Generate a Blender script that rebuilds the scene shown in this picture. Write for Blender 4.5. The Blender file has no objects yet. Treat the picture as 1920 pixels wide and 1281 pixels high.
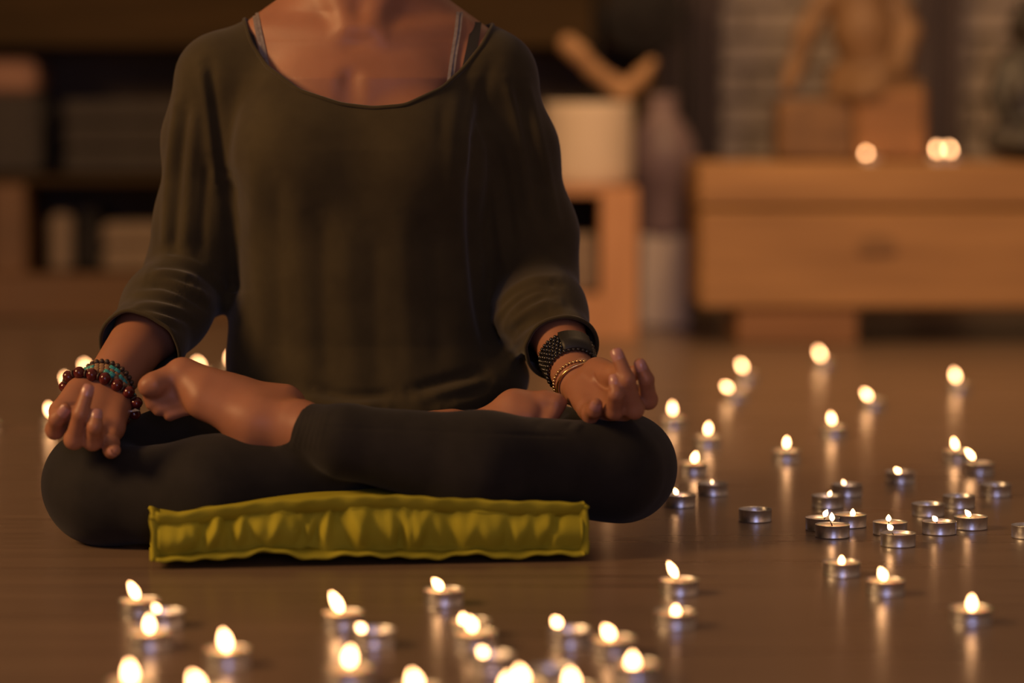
import bpy, math, random
import numpy as np
from mathutils import Vector, Matrix, Quaternion
random.seed(7)
rng = np.random.default_rng(7)
R = math.radians
SC = bpy.context.scene
COL = SC.collection

# ------------------------------------------------------------------ camera
FPX, HOR, CAMH = 5600.0, 200.0, 0.468
PITCH = math.atan((640.5 - HOR) / FPX)
cam_d = bpy.data.cameras.new('camera')
cam_d.sensor_fit = 'HORIZONTAL'; cam_d.sensor_width = 36.0
cam_d.lens = 36.0 * FPX / 1920.0
cam_d.clip_start = 0.05; cam_d.clip_end = 60
cam_d.dof.use_dof = True
cam_d.dof.focus_distance = 3.26
cam_d.dof.aperture_fstop = 2.05
cam = bpy.data.objects.new('camera', cam_d); COL.objects.link(cam)
cam.location = (0, 0, CAMH)
cam.rotation_euler = (math.pi / 2 - PITCH, 0, 0)
SC.camera = cam

# ------------------------------------------------------------------ view + world + lights
SC.view_settings.view_transform = 'Standard'
try: SC.view_settings.look = 'None'
except Exception: pass
SC.view_settings.gamma = 1.0
SC.view_settings.use_curve_mapping = False
SC.view_settings.exposure = 0.0
SC.cycles.use_denoising = True
SC.cycles.sample_clamp_indirect = 4.0

w = bpy.data.worlds.new('room_ambient'); SC.world = w; w.use_nodes = True
bg = w.node_tree.nodes['Background']
bg.inputs[0].default_value = (1.0, 0.60, 0.38, 1); bg.inputs[1].default_value = 0.215

def area(name, loc, target, size, power, color, size_y=None, spread=180):
    l = bpy.data.lights.new(name, 'AREA'); l.energy = power; l.color = color
    l.size = size
    if size_y: l.shape = 'RECTANGLE'; l.size_y = size_y
    l.spread = R(spread)
    o = bpy.data.objects.new(name, l); COL.objects.link(o); o.location = loc
    d = Vector(target) - Vector(loc)
    o.rotation_euler = d.to_track_quat('-Z', 'Y').to_euler()
    return o
area('warm_room_lamp', (-3.1, 2.1, 2.05), (-0.1, 3.2, 0.2), 1.0, 110.0, (1.0, 0.56, 0.23))
area('cool_dusk_window', (0.45, -1.6, 0.95), (0.2, 3.2, 0.2), 0.45, 22.0, (0.47, 0.52, 1.0), 1.2)
area('warm_altar_lamp', (0.55, 4.75, 1.75), (0.75, 5.95, 0.25), 0.4, 25.0, (1.0, 0.58, 0.26))

# ------------------------------------------------------------------ helpers
cp, sp = math.cos(PITCH), math.sin(PITCH)
def at(px, py, d):
    """point of the room seen at a photo pixel, d metres in front of the lens along the floor"""
    x = (px - 960.0) / FPX; y = (py - 640.5) / FPX
    ry = cp - y * sp; rz = -sp - y * cp
    return np.array((x * d / ry, d, CAMH + rz * d / ry))
def on_plane(px, py, z):
    x = (px - 960.0) / FPX; y = (py - 640.5) / FPX
    ry = cp - y * sp; rz = -sp - y * cp
    t = (z - CAMH) / rz
    return np.array((x * t, ry * t, z))
def project(P):
    P = np.asarray(P); X = P[..., 0]; Y = P[..., 1]; Z = P[..., 2] - CAMH
    f = Y * cp - Z * sp; u = Y * sp + Z * cp
    return 960 + X / f * FPX, 640.5 - u / f * FPX

def tag(o, label=None, cat=None, group=None, kind=None):
    if label: o['label'] = label
    if cat: o['category'] = cat
    if group: o['group'] = group
    if kind: o['kind'] = kind
    return o
def empty(name, loc=(0, 0, 0), rz=0):
    o = bpy.data.objects.new(name, None); COL.objects.link(o)
    o.location = loc; o.rotation_euler = (0, 0, rz); o.empty_display_size = 0.02
    return o
def link(name, me, mat=None, parent=None, loc=None):
    o = bpy.data.objects.new(name, me); COL.objects.link(o)
    if mat is not None and not me.materials: me.materials.append(mat)
    if parent is not None: o.parent = parent
    if loc is not None: o.location = loc
    return o
def mesh(name, V, F, smooth=True):
    me = bpy.data.meshes.new(name)
    me.from_pydata([tuple(map(float, v)) for v in V], [], [tuple(map(int, f)) for f in F])
    me.validate(); me.update()
    if smooth: me.polygons.foreach_set('use_smooth', [True] * len(me.polygons))
    return me
def mesh_np(name, V, F, smooth=True):
    me = bpy.data.meshes.new(name)
    F = np.asarray(F, dtype=np.int32); n, k = F.shape
    me.vertices.add(len(V)); me.vertices.foreach_set('co', np.asarray(V, dtype=np.float32).ravel())
    me.loops.add(n * k); me.loops.foreach_set('vertex_index', F.ravel())
    me.polygons.add(n); me.polygons.foreach_set('loop_start', np.arange(0, n * k, k, dtype=np.int32))
    me.update(calc_edges=True); me.validate()
    me.polygons.foreach_set('use_smooth', np.full(len(me.polygons), smooth))
    me.update()
    return me
class MB:
    def __init__(s): s.V = []; s.F = []
    def add(s, V, F):
        n = len(s.V); s.V += [tuple(v) for v in V]; s.F += [tuple(i + n for i in f) for f in F]; return s
    def box(s, lo, hi, b=0.0):
        x0, y0, z0 = lo; x1, y1, z1 = hi
        b = min(b, (x1 - x0) * .45, (y1 - y0) * .45, (z1 - z0) * .45)
        if b <= 0:
            V = [(x, y, z) for z in (z0, z1) for x, y in ((x0, y0), (x1, y0), (x1, y1), (x0, y1))]
            F = [(3, 2, 1, 0), (4, 5, 6, 7), (0, 1, 5, 4), (1, 2, 6, 5), (2, 3, 7, 6), (3, 0, 4, 7)]
            return s.add(V, F)
        def ring(z, i):
            X0, X1, Y0, Y1 = x0 + i, x1 - i, y0 + i, y1 - i
            if i == 0:
                return [(x0 + b, y0, z), (x1 - b, y0, z), (x1, y0 + b, z), (x1, y1 - b, z), (x1 - b, y1, z), (x0 + b, y1, z), (x0, y1 - b, z), (x0, y0 + b, z)]
            e = b * .3
            return [(X0 + e, Y0, z), (X1 - e, Y0, z), (X1, Y0 + e, z), (X1, Y1 - e, z), (X1 - e, Y1, z), (X0 + e, Y1, z), (X0, Y1 - e, z), (X0, Y0 + e, z)]
        rings = [ring(z0, b), ring(z0 + b, 0), ring(z1 - b, 0), ring(z1, b)]
        V = sum(rings, []); F = [tuple(range(7, -1, -1)), tuple(range(24, 32))]
        for r in range(3):
            for k in range(8):
                F.append((r * 8 + k, r * 8 + (k + 1) % 8, (r + 1) * 8 + (k + 1) % 8, (r + 1) * 8 + k))
        return s.add(V, F)
    def lathe(s, prof, n=32, center=(0, 0, 0), close=False):
        cx, cy, cz = center; V = []; F = []; m = len(prof)
        for r, z in prof:
            for k in range(n):
                a = 2 * math.pi * k / n; V.append((cx + r * math.cos(a), cy + r * math.sin(a), cz + z))
        for i in range(m - 1):
            for k in range(n):
                F.append((i * n + k, i * n + (k + 1) % n, (i + 1) * n + (k + 1) % n, (i + 1) * n + k))
        if prof[0][0] > 1e-6: F.append(tuple(range(n - 1, -1, -1)))
        if prof[-1][0] > 1e-6: F.append(tuple((m - 1) * n + k for k in range(n)))
        return s.add(V, F)
    def tube(s, pts, rad, n=8, closed=False, flat=1.0, up=(0, 0, 1)):
        P = [Vector(p) for p in pts]; m = len(P)
        rr = rad if hasattr(rad, '__len__') else [rad] * m
        V = []; F = []; prev = None
        for i, p in enumerate(P):
            if closed: t = P[(i + 1) % m] - P[i - 1]
            else: t = P[min(i + 1, m - 1)] - P[max(i - 1, 0)]
            t.normalize()
            if prev is None:
                u = Vector(up); u = u - t * u.dot(t)
                if u.length < 1e-4: u = Vector((1, 0, 0)) - t * t.x
            else: u = prev - t * prev.dot(t)
            u.normalize(); prev = u; v = t.cross(u)
            for k in range(n):
                a = 2 * math.pi * k / n
                V.append(p + (u * math.cos(a) * flat + v * math.sin(a)) * rr[i])
        for i in range(m if closed else m - 1):
            j = (i + 1) % m
            for k in range(n):
                F.append((i * n + k, i * n + (k + 1) % n, j * n + (k + 1) % n, j * n + k))
        if not closed:
            F.append(tuple(range(n - 1, -1, -1))); F.append(tuple((m - 1) * n + k for k in range(n)))
        return s.add(V, F)
    def mesh(s, name, smooth=True): return mesh(name, s.V, s.F, smooth)
    def build(s, name, mat, parent=None, smooth=True, loc=None): return link(name, s.mesh(name, smooth), mat, parent, loc)
def smooth_angle(o, deg=40):
    me = o.data
    me.set_sharp_from_angle(angle=R(deg)) if hasattr(me, 'set_sharp_from_angle') else None
    return o

# ------------------------------------------------------------------ materials
def mat(name, color, rough=0.6, metal=0.0, spec=0.5, **k):
    m = bpy.data.materials.new(name); m.use_nodes = True
    b = m.node_tree.nodes['Principled BSDF']
    b.inputs['Base Color'].default_value = (*color, 1)
    b.inputs['Roughness'].default_value = rough
    b.inputs['Metallic'].default_value = metal
    b.inputs['Specular IOR Level'].default_value = spec
    for kk, v in k.items(): b.inputs[kk.replace('_', ' ')].default_value = v
    return m
def noisy(m, c1, c2, scale=(8, 8, 8), detail=4, bump=0.0, bscale=None, lo=.3, hi=.7, dist=.002, rough=None):
    nt = m.node_tree; N = nt.nodes; L = nt.links; b = N['Principled BSDF']
    tc = N.new('ShaderNodeTexCoord'); mp = N.new('ShaderNodeMapping'); mp.inputs['Scale'].default_value = scale
    nz = N.new('ShaderNodeTexNoise'); nz.inputs['Detail'].default_value = detail; nz.inputs['Scale'].default_value = 1.0
    rp = N.new('ShaderNodeValToRGB'); rp.color_ramp.elements[0].position = lo; rp.color_ramp.elements[1].position = hi
    rp.color_ramp.elements[0].color = (*c1, 1); rp.color_ramp.elements[1].color = (*c2, 1)
    L.new(tc.outputs['Object'], mp.inputs[0]); L.new(mp.outputs[0], nz.inputs['Vector'])
    L.new(nz.outputs[0], rp.inputs[0]); L.new(rp.outputs[0], b.inputs['Base Color'])
    if rough:
        mr = N.new('ShaderNodeMapRange'); mr.inputs[3].default_value = rough[0]; mr.inputs[4].default_value = rough[1]
        L.new(nz.outputs[0], mr.inputs[0]); L.new(mr.outputs[0], b.inputs['Roughness'])
    if bump:
        n2 = nz
        if bscale:
            mp2 = N.new('ShaderNodeMapping'); mp2.inputs['Scale'].default_value = bscale
            n2 = N.new('ShaderNodeTexNoise'); n2.inputs['Detail'].default_value = 3; n2.inputs['Scale'].default_value = 1.0
            L.new(tc.outputs['Object'], mp2.inputs[0]); L.new(mp2.outputs[0], n2.inputs['Vector'])
        bp = N.new('ShaderNodeBump'); bp.inputs['Strength'].default_value = bump; bp.inputs['Distance'].default_value = dist
        L.new(n2.outputs[0], bp.inputs['Height']); L.new(bp.outputs[0], b.inputs['Normal'])
    return m
M = {}
M['floor'] = noisy(mat('laminate_floor', (.1, .06, .03), .3, spec=.5), (.140, .093, .064), (.200, .135, .092), (1.6, 34, 1), 6, .08, (3, 60, 1), .25, .75, .001, (.22, .36))
M['skin'] = noisy(mat('skin', (.5, .25, .14), .48, spec=.35, Subsurface_Weight=.12, Subsurface_Scale=.006), (.275, .118, .066), (.345, .155, .090), (14, 14, 14), 4, .10, (420, 420, 420), .3, .7, .0006)
M['nail'] = mat('nail', (.38, .19, .17), .28, spec=.5)
M['shirt'] = noisy(mat('olive_jersey', (.07, .05, .02), .92, spec=.12, Sheen_Weight=.12), (.040, .031, .0155), (.051, .040, .0195), (30, 30, 30), 3, .12, (700, 700, 260), .3, .7, .0006)
M['legging'] = noisy(mat('black_legging', (.015, .013, .012), .85, spec=.2, Sheen_Weight=.05), (.0110, .0096, .0090), (.0155, .0135, .0125), (40, 40, 40), 3, .08, (600, 600, 600), .3, .7, .0006)
M['hair'] = noisy(mat('dark_hair', (.012, .008, .006), .5), (.008, .006, .005), (.02, .013, .009), (90, 90, 8), 3, .3, (200, 200, 6), .3, .7, .002)
M['grey_strap'] = noisy(mat('grey_strap', (.2, .17, .16), .8), (.16, .13, .12), (.24, .2, .19), (200, 200, 200), 2, .2)
M['black_strap'] = mat('black_strap', (.012, .01, .01), .7)
M['cushion'] = noisy(mat('lime_cotton', (.25, .22, .02), .88, spec=.15), (.30, .265, .018), (.36, .32, .026), (18, 18, 18), 4, .18, (420, 420, 420), .3, .7, .0008)
M['alu'] = noisy(mat('aluminium', (.75, .75, .76), .36, 1.0), (.62, .62, .64), (.78, .78, .80), (160, 160, 160), 2, .06, None, .3, .7, .0006)
M['wax'] = mat('wax', (.85, .70, .52), .35, spec=.5, Subsurface_Weight=.5, Subsurface_Scale=.006)
M['wick'] = mat('wick', (.012, .01, .009), .9)
def emit(name, color, s):
    m = bpy.data.materials.new(name); m.use_nodes = True; nt = m.node_tree
    nt.nodes.clear(); e = nt.nodes.new('ShaderNodeEmission'); o = nt.nodes.new('ShaderNodeOutputMaterial')
    e.inputs[0].default_value = (*color, 1); e.inputs[1].default_value = s
    nt.links.new(e.outputs[0], o.inputs[0]); return m
M['flame'] = emit('flame', (1.0, .49, .205), 19.0)
M['ember'] = emit('small_flame', (1.0, .54, .26), 8.0)
M['wood'] = noisy(mat('oak_timber', (.3, .16, .06), .55), (.25, .128, .046), (.40, .215, .082), (2.2, 9, 26), 5, .1, None, .28, .72, .002)
M['wood_pale'] = noisy(mat('pale_wood', (.42, .22, .1), .55), (.42, .205, .09), (.54, .28, .13), (14, 14, 3), 4)
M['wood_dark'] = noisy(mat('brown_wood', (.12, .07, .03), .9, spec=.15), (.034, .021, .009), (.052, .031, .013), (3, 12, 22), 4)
M['wood_base'] = noisy(mat('umber_wood', (.14, .07, .03), .6), (.105, .052, .022), (.15, .075, .031), (3, 12, 22), 4)
M['knot'] = mat('knot_wood', (.225, .118, .046), .6)
M['wood_mid'] = noisy(mat('honey_wood', (.25, .12, .045), .6), (.19, .09, .035), (.27, .13, .052), (3, 12, 22), 4)
M['carved'] = noisy(mat('carved_wood', (.26, .14, .06), .6), (.13, .07, .032), (.21, .115, .052), (10, 10, 22), 4, .15, None, .3, .7, .004)
M['bronze'] = noisy(mat('dark_bronze', (.02, .015, .012), .45), (.012, .01, .009), (.03, .022, .016), (14, 14, 14), 3)
M['brick'] = noisy(mat('whitewashed_brick', (.32, .27, .24), .9), (.25, .21, .185), (.37, .31, .275), (12, 12, 18), 4, .25, None, .3, .7, .004)
M['mortar'] = noisy(mat('grey_mortar', (.17, .14, .12), .95), (.14, .115, .1), (.2, .165, .14), (30, 30, 30), 3)
M['plaster'] = noisy(mat('brown_plaster', (.10, .07, .05), .9), (.085, .06, .042), (.12, .083, .058), (5, 5, 5), 4)
M['curtain'] = noisy(mat('plum_curtain', (.06, .045, .05), .9), (.075, .056, .060), (.105, .080, .084), (20, 20, 4), 3)
M['cream'] = noisy(mat('cream_ceramic', (.8, .62, .45), .6), (.56, .45, .34), (.64, .52, .40), (9, 9, 9), 3)
M['mauve'] = noisy(mat('mauve_glaze', (.2, .14, .14), .5), (.17, .115, .12), (.24, .165, .165), (12, 12, 12), 3)
M['white'] = noisy(mat('chalk_white', (.5, .42, .37), .8), (.60, .51, .45), (.70, .60, .53), (8, 8, 8), 3)
M['dark_cloth'] = noisy(mat('charcoal_blanket', (.06, .05, .045), .95), (.034, .028, .025), (.05, .042, .037), (40, 40, 40), 3, .3, None, .3, .7, .003)
M['grey_cloth'] = noisy(mat('taupe_blanket', (.2, .15, .11), .95), (.17, .125, .09), (.23, .17, .125), (40, 40, 40), 3, .3, None, .3, .7, .003)
M['pink_box'] = noisy(mat('dusty_box', (.25, .13, .09), .8), (.22, .115, .08), (.28, .15, .1), (20, 20, 20), 3)
M['drift'] = noisy(mat('driftwood', (.34, .19, .09), .7), (.28, .15, .07), (.42, .24, .115), (30, 30, 12), 4, .3, None, .3, .7, .003)
M['black'] = noisy(mat('black_lacquer', (.012, .011, .012), .8, spec=.2), (.01, .009, .01), (.02, .017, .017), (20, 20, 20), 2)
M['b_wood'] = noisy(mat('bead_wood', (.05, .028, .018), .5), (.035, .02, .013), (.075, .042, .026), (200, 200, 200), 2)
M['b_tan'] = noisy(mat('bead_tan', (.22, .12, .05), .55), (.16, .085, .038), (.28, .155, .07), (200, 200, 200), 2)
M['b_turq'] = noisy(mat('bead_turquoise', (.03, .26, .25), .3), (.02, .20, .22), (.05, .34, .30), (250, 250, 250), 2)
M['b_red'] = noisy(mat('bead_oxblood', (.085, .01, .01), .16), (.06, .008, .008), (.11, .014, .013), (120, 120, 120), 2)
M['b_black'] = mat('bead_black', (.010, .008, .007), .16, spec=.7)
M['gold'] = mat('gold', (.78, .52, .24), .22, 1.0)
M['silver'] = mat('silver', (.8, .77, .72), .2, 1.0)
M['matte_black'] = mat('matte_black', (.011, .010, .009), .55)

# ------------------------------------------------------------------ setting
o = link('floor', mesh('floor', [(-5, -2.4, 0), (5, -2.4, 0), (5, 7.1, 0), (-5, 7.1, 0), (-5, -2.4, -.05), (5, -2.4, -.05), (5, 7.1, -.05), (-5, 7.1, -.05)],
    [(0, 1, 2, 3), (7, 6, 5, 4), (0, 4, 5, 1), (1, 5, 6, 2), (2, 6, 7, 3), (3, 7, 4, 0)], False), M['floor'])
tag(o, 'brown grained laminate floor reflecting the candle flames', kind='structure')
WB = 7.0
o = MB().box((-5, WB, 0), (.22, WB + .1, 2.7)).build('wall_back', M['plaster'], smooth=False)
tag(o, 'dark brown plaster wall behind the shelf unit', kind='structure')
o = MB().box((.22, WB, 0), (5, WB + .1, 2.7)).build('wall_right', M['mortar'], smooth=False)
tag(o, 'whitewashed brick wall behind the timber altar bench', kind='structure')
tag(MB().box((-5.1, -2.4, 0), (-5, 7.1, 2.7)).build('wall_left', M['plaster'], smooth=False), 'dark brown plaster side wall', kind='structure')
bw, bh, gap = .205, .062, .011
bm_ = MB().box((-bw / 2, -.012, -bh / 2), (bw / 2, .01, bh / 2), .004).mesh('brick', False); bm_.materials.append(M['brick'])
zz = .30; row = 0
while zz < .98:
    xx = .23 + bw / 2 + (bw / 2 if row % 2 else 0)
    while xx < 1.62:
        b = link('brick', bm_, None, o, (xx, WB - .004 + random.uniform(-.003, .003), zz))
        xx += bw + gap
    zz += bh + gap; row += 1

# ------------------------------------------------------------------ signed-distance modelling
class Field:
    def __init__(s, lo, hi, h):
        s.lo = np.array(lo, float); s.h = h
        s.n = np.ceil((np.array(hi) - s.lo) / h).astype(int) + 1
        s.A = np.full(tuple(s.n), 1.0, np.float32)
    def _box(s, lo, hi):
        i0 = np.maximum(np.floor((np.array(lo) - s.lo) / s.h).astype(int), 0)
        i1 = np.minimum(np.ceil((np.array(hi) - s.lo) / s.h).astype(int) + 1, s.n)
        if np.any(i1 <= i0): return None
        ax = [(s.lo[k] + s.h * np.arange(i0[k], i1[k])).astype(np.float32) for k in range(3)]
        return tuple(slice(i0[k], i1[k]) for k in range(3)), ax[0][:, None, None], ax[1][None, :, None], ax[2][None, None, :]
    def put(s, sl, d, k, mode):
        a = s.A[sl]
        if mode == 'sub': d = -d; h = np.maximum(k - np.abs(a - d), 0) / max(k, 1e-6); s.A[sl] = np.maximum(a, d) + h * h * k * .25
        else: h = np.maximum(k - np.abs(a - d), 0) / max(k, 1e-6); s.A[sl] = np.minimum(a, d) - h * h * k * .25
    def cone(s, a, b, ra, rb, k=.01, mode='add', cut=None, sq=None):
        a = np.array(a, np.float32); b = np.array(b, np.float32); m = max(ra, rb) * (1.6 if sq else 1) + k + 3 * s.h
        r = s._box(np.minimum(a, b) - m, np.maximum(a, b) + m)
        if r is None: return s
        sl, X, Y, Z = r
        ab = b - a; L2 = float(ab @ ab) + 1e-12
        t = np.clip(((X - a[0]) * ab[0] + (Y - a[1]) * ab[1] + (Z - a[2]) * ab[2]) / L2, 0, 1)
        dx = X - a[0] - t * ab[0]; dy = Y - a[1] - t * ab[1]; dz = Z - a[2] - t * ab[2]
        if sq is not None:   # flatten along a direction: (unit vector, factor>1 = thinner)
            u, f = np.array(sq[0], np.float32), sq[1]; u = u / np.linalg.norm(u)
            q = (dx * u[0] + dy * u[1] + dz * u[2]) * (f - 1)
            dx = dx + q * u[0]; dy = dy + q * u[1]; dz = dz + q * u[2]
        d = np.sqrt(dx * dx + dy * dy + dz * dz) - (ra + (rb - ra) * t)
        if cut is not None:
            c, nrm = np.array(cut[0]), np.array(cut[1]); nrm = nrm / np.linalg.norm(nrm)
            d = np.maximum(d, (X - c[0]) * nrm[0] + (Y - c[1]) * nrm[1] + (Z - c[2]) * nrm[2])
        s.put(sl, d.astype(np.float32), k, mode); return s
    def chain(s, pts, rad, k=.01, **kw):
        for i in range(len(pts) - 1): s.cone(pts[i], pts[i + 1], rad[i], rad[i + 1], k, **kw)
        return s
    def ball(s, c, r, k=.01, mode='add'):
        r = np.array(r, float) * np.ones(3); c = np.array(c, float)
        m = r + k + 3 * s.h; q = s._box(c - m, c + m)
        if q is None: return s
        sl, X, Y, Z = q
        l = np.sqrt(((X - c[0]) / r[0]) ** 2 + ((Y - c[1]) / r[1]) ** 2 + ((Z - c[2]) / r[2]) ** 2)
        s.put(sl, ((l - 1) * r.min()).astype(np.float32), k, mode); return s
    def loft(s, secs, k=.02, e=2.3):
        S = np.array(secs, float)      # z, cx, cy, hw, hd
        z0, z1 = S[0, 0], S[-1, 0]; mx = S[:, 3].max() + k + .01; my = S[:, 4].max() + k + .01
        q = s._box((S[:, 1].min() - mx, S[:, 2].min() - my, z0 - .02), (S[:, 1].max() + mx, S[:, 2].max() + my, z1 + .02))
        sl, X, Y, Z = q; z = Z.ravel()
        f = [np.interp(z, S[:, 0], S[:, i])[None, None, :].astype(np.float32) for i in range(1, 5)]
        l = ((np.abs(X - f[0]) / f[2]) ** e + (np.abs(Y - f[1]) / f[3]) ** e) ** (1 / e)
        d = (l - 1) * np.minimum(f[2], f[3])
        d = np.maximum(d, np.maximum(z0 - Z, Z - z1))
        s.put(sl, d.astype(np.float32), k, 'add'); return s
    def sample(s, P):
        P = np.atleast_2d(P); q = (P - s.lo) / s.h
        i = np.clip(np.floor(q).astype(int), 0, s.n - 2); f = np.clip(q - i, 0, 1); r = 0
        for a in (0, 1):
            for b in (0, 1):
                for c in (0, 1):
                    w_ = (f[:, 0] if a else 1 - f[:, 0]) * (f[:, 1] if b else 1 - f[:, 1]) * (f[:, 2] if c else 1 - f[:, 2])
                    r = r + w_ * s.A[i[:, 0] + a, i[:, 1] + b, i[:, 2] + c]
        return r
    def hit(s, px, py, d0=2.9, d1=3.7):
        ds = np.linspace(d0, d1, 1600); P = np.array([at(px, py, d) for d in ds])
        v = s.sample(P); k = np.argmax(v < 0)
        return P[k] if v[k] < 0 else None
    def out(s, c, direction, r1=.07):
        rs = np.linspace(.005, r1, 260); P = np.array(c)[None] + rs[:, None] * np.array(direction)[None]
        v = s.sample(P); k = np.nonzero(v < 0)[0]
        inside = v < 0; k = np.argmax(~inside) if inside[0] else 0
        return rs[k]
    def nets(s, smooth=2):
        A = s.A; S = A < 0; nx, ny, nz = A.shape
        c0 = np.zeros((nx - 1, ny - 1, nz - 1), np.uint8)
        for a in (0, 1):
            for b in (0, 1):
                for c in (0, 1): c0 += S[a:nx - 1 + a, b:ny - 1 + b, c:nz - 1 + c]
        I = np.argwhere((c0 > 0) & (c0 < 8)); del c0
        vid = np.full((nx - 1, ny - 1, nz - 1), -1, np.int32); vid[I[:, 0], I[:, 1], I[:, 2]] = np.arange(len(I))
        acc = np.zeros((len(I), 3)); cnt = np.zeros(len(I))
        cor = [(a, b, c) for a in (0, 1) for b in (0, 1) for c in (0, 1)]
        val = {q: A[I[:, 0] + q[0], I[:, 1] + q[1], I[:, 2] + q[2]].astype(float) for q in cor}
        for p in cor:
            for ax in range(3):
                if p[ax] == 0:
                    q = list(p); q[ax] = 1; q = tuple(q); va, vb = val[p], val[q]
                    m = (va < 0) != (vb < 0); t = va[m] / (va[m] - vb[m])
                    pos = np.tile(np.array(p, float), (m.sum(), 1)); pos[:, ax] = t
                    acc[m] += pos; cnt[m] += 1
        V = s.lo + (I + acc / cnt[:, None]) * s.h
        F = []
        for ax in range(3):
            u, v = [(1, 2), (2, 0), (0, 1)][ax]
            sa = [slice(None)] * 3; sb = [slice(None)] * 3; sa[ax] = slice(0, -1); sb[ax] = slice(1, None)
            s0, s1 = S[tuple(sa)], S[tuple(sb)]
            E = np.argwhere(s0 != s1); E = E[(E[:, u] > 0) & (E[:, v] > 0) & (E[:, u] < A.shape[u] - 1) & (E[:, v] < A.shape[v] - 1)]
            if not len(E): continue
            def g(du, dv):
                q = E.copy(); q[:, u] -= du; q[:, v] -= dv; return vid[q[:, 0], q[:, 1], q[:, 2]]
            Q = np.stack([g(1, 1), g(0, 1), g(0, 0), g(1, 0)], 1)
            flip = ~s0[E[:, 0], E[:, 1], E[:, 2]]
            Q[flip] = Q[flip][:, ::-1]; F.append(Q)
        F = np.concatenate(F); F = F[(F >= 0).all(1)]
        if smooth: V = relax(V, F, smooth)
        return V, F
def relax(V, F, it, lam=.5):
    k = F.shape[1]; a = np.concatenate([F[:, i] for i in range(k)]); b = np.concatenate([F[:, (i + 1) % k] for i in range(k)])
    A_ = np.concatenate([a, b]); B_ = np.concatenate([b, a]); n = len(V); c = np.maximum(np.bincount(A_, minlength=n), 1)
    for i in range(it):
        for l in (lam, -lam * .96):
            m = np.stack([np.bincount(A_, V[B_, j], n) for j in range(3)], 1) / c[:, None]
            V = V + l * (m - V)
    return V
def normals(V, F):
    if F.shape[1] == 4: fn = np.cross(V[F[:, 2]] - V[F[:, 0]], V[F[:, 3]] - V[F[:, 1]])
    else: fn = np.cross(V[F[:, 1]] - V[F[:, 0]], V[F[:, 2]] - V[F[:, 0]])
    N = np.zeros_like(V)
    for j in range(3):
        for i in range(F.shape[1]): N[:, j] += np.bincount(F[:, i], fn[:, j], len(V))
    return N / np.maximum(np.linalg.norm(N, axis=1), 1e-12)[:, None]
def clip(V, F, g):
    """keep the part of the surface where g < 0, with a clean cut edge; also the cut edges"""
    if F.shape[1] == 4: F = np.concatenate([F[:, [0, 1, 2]], F[:, [0, 2, 3]]])
    inn = g < 0; c = inn[F].sum(1); keep = F[c == 3].tolist(); V = V.tolist(); cache = {}; edges = []
    def mid(i, j):
        key = (min(i, j), max(i, j))
        if key not in cache:
            i, j = key; t = g[i] / (g[i] - g[j]); t = min(max(t, .02), .98)
            V.append([V[i][q] + t * (V[j][q] - V[i][q]) for q in range(3)]); cache[key] = len(V) - 1
        return cache[key]
    for f in F[c == 1]:
        f = list(f)
        while not inn[f[0]]: f = f[1:] + f[:1]
        p, q = mid(f[0], f[1]), mid(f[0], f[2]); keep.append([f[0], p, q]); edges.append((p, q))
    for f in F[c == 2]:
        f = list(f)
        while inn[f[0]]: f = f[1:] + f[:1]
        p, q = mid(f[0], f[1]), mid(f[0], f[2]); keep.append([p, f[1], f[2]]); keep.append([p, f[2], q]); edges.append((q, p))
    V = np.array(V); F = np.array(keep); used = np.unique(F); mp = np.full(len(V), -1); mp[used] = np.arange(len(used))
    nxt = {}
    for a, b in edges: nxt.setdefault(a, []).append(b); nxt.setdefault(b, []).append(a)
    loops = []; seen = set()
    for a in list(nxt):
        if a in seen: continue
        lp = [a]; seen.add(a); cur = a
        while True:
            c2 = [x for x in nxt[cur] if x not in seen]
            if not c2: break
            cur = c2[0]; seen.add(cur); lp.append(cur)
        if len(lp) > 8: loops.append(V[lp])
    return V[used], mp[F], loops
def resample(P, step, closed=True):
    P = np.asarray(P)
    if closed: P = np.vstack([P, P[:1]])
    L = np.concatenate([[0], np.cumsum(np.linalg.norm(np.diff(P, axis=0), axis=1))]); n = max(int(L[-1] / step), 4)
    t = np.linspace(0, L[-1], n + 1)[:-1] if closed else np.linspace(0, L[-1], n + 1)
    Q = np.stack([np.interp(t, L, P[:, i]) for i in range(3)], 1)
    for _ in range(3):
        if closed: Q = .5 * Q + .25 * (np.roll(Q, 1, 0) + np.roll(Q, -1, 0))
        else: Q[1:-1] = .5 * Q[1:-1] + .25 * (Q[2:] + Q[:-2])
    return Q
def seg_dist(px, py, poly):
    best = np.full(px.shape, 1e9)
    for (x0, y0), (x1, y1) in zip(poly[:-1], poly[1:]):
        dx, dy = x1 - x0, y1 - y0; t = np.clip(((px - x0) * dx + (py - y0) * dy) / (dx * dx + dy * dy + 1e-9), 0, 1)
        best = np.minimum(best, np.hypot(px - x0 - t * dx, py - y0 - t * dy))
    return best
def spline(pts, n=8):
    P = np.array(pts, float); out = []
    Q = np.vstack([2 * P[0] - P[1], P, 2 * P[-1] - P[-2]])
    for i in range(1, len(Q) - 2):
        for t in np.linspace(0, 1, n, endpoint=False):
            a, b, c, d = Q[i - 1], Q[i], Q[i + 1], Q[i + 2]
            out.append(.5 * (2 * b + (c - a) * t + (2 * a - 5 * b + 4 * c - d) * t * t + (3 * b - a - 3 * c + d) * t ** 3))
    out.append(P[-1]); return np.array(out)
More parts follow.
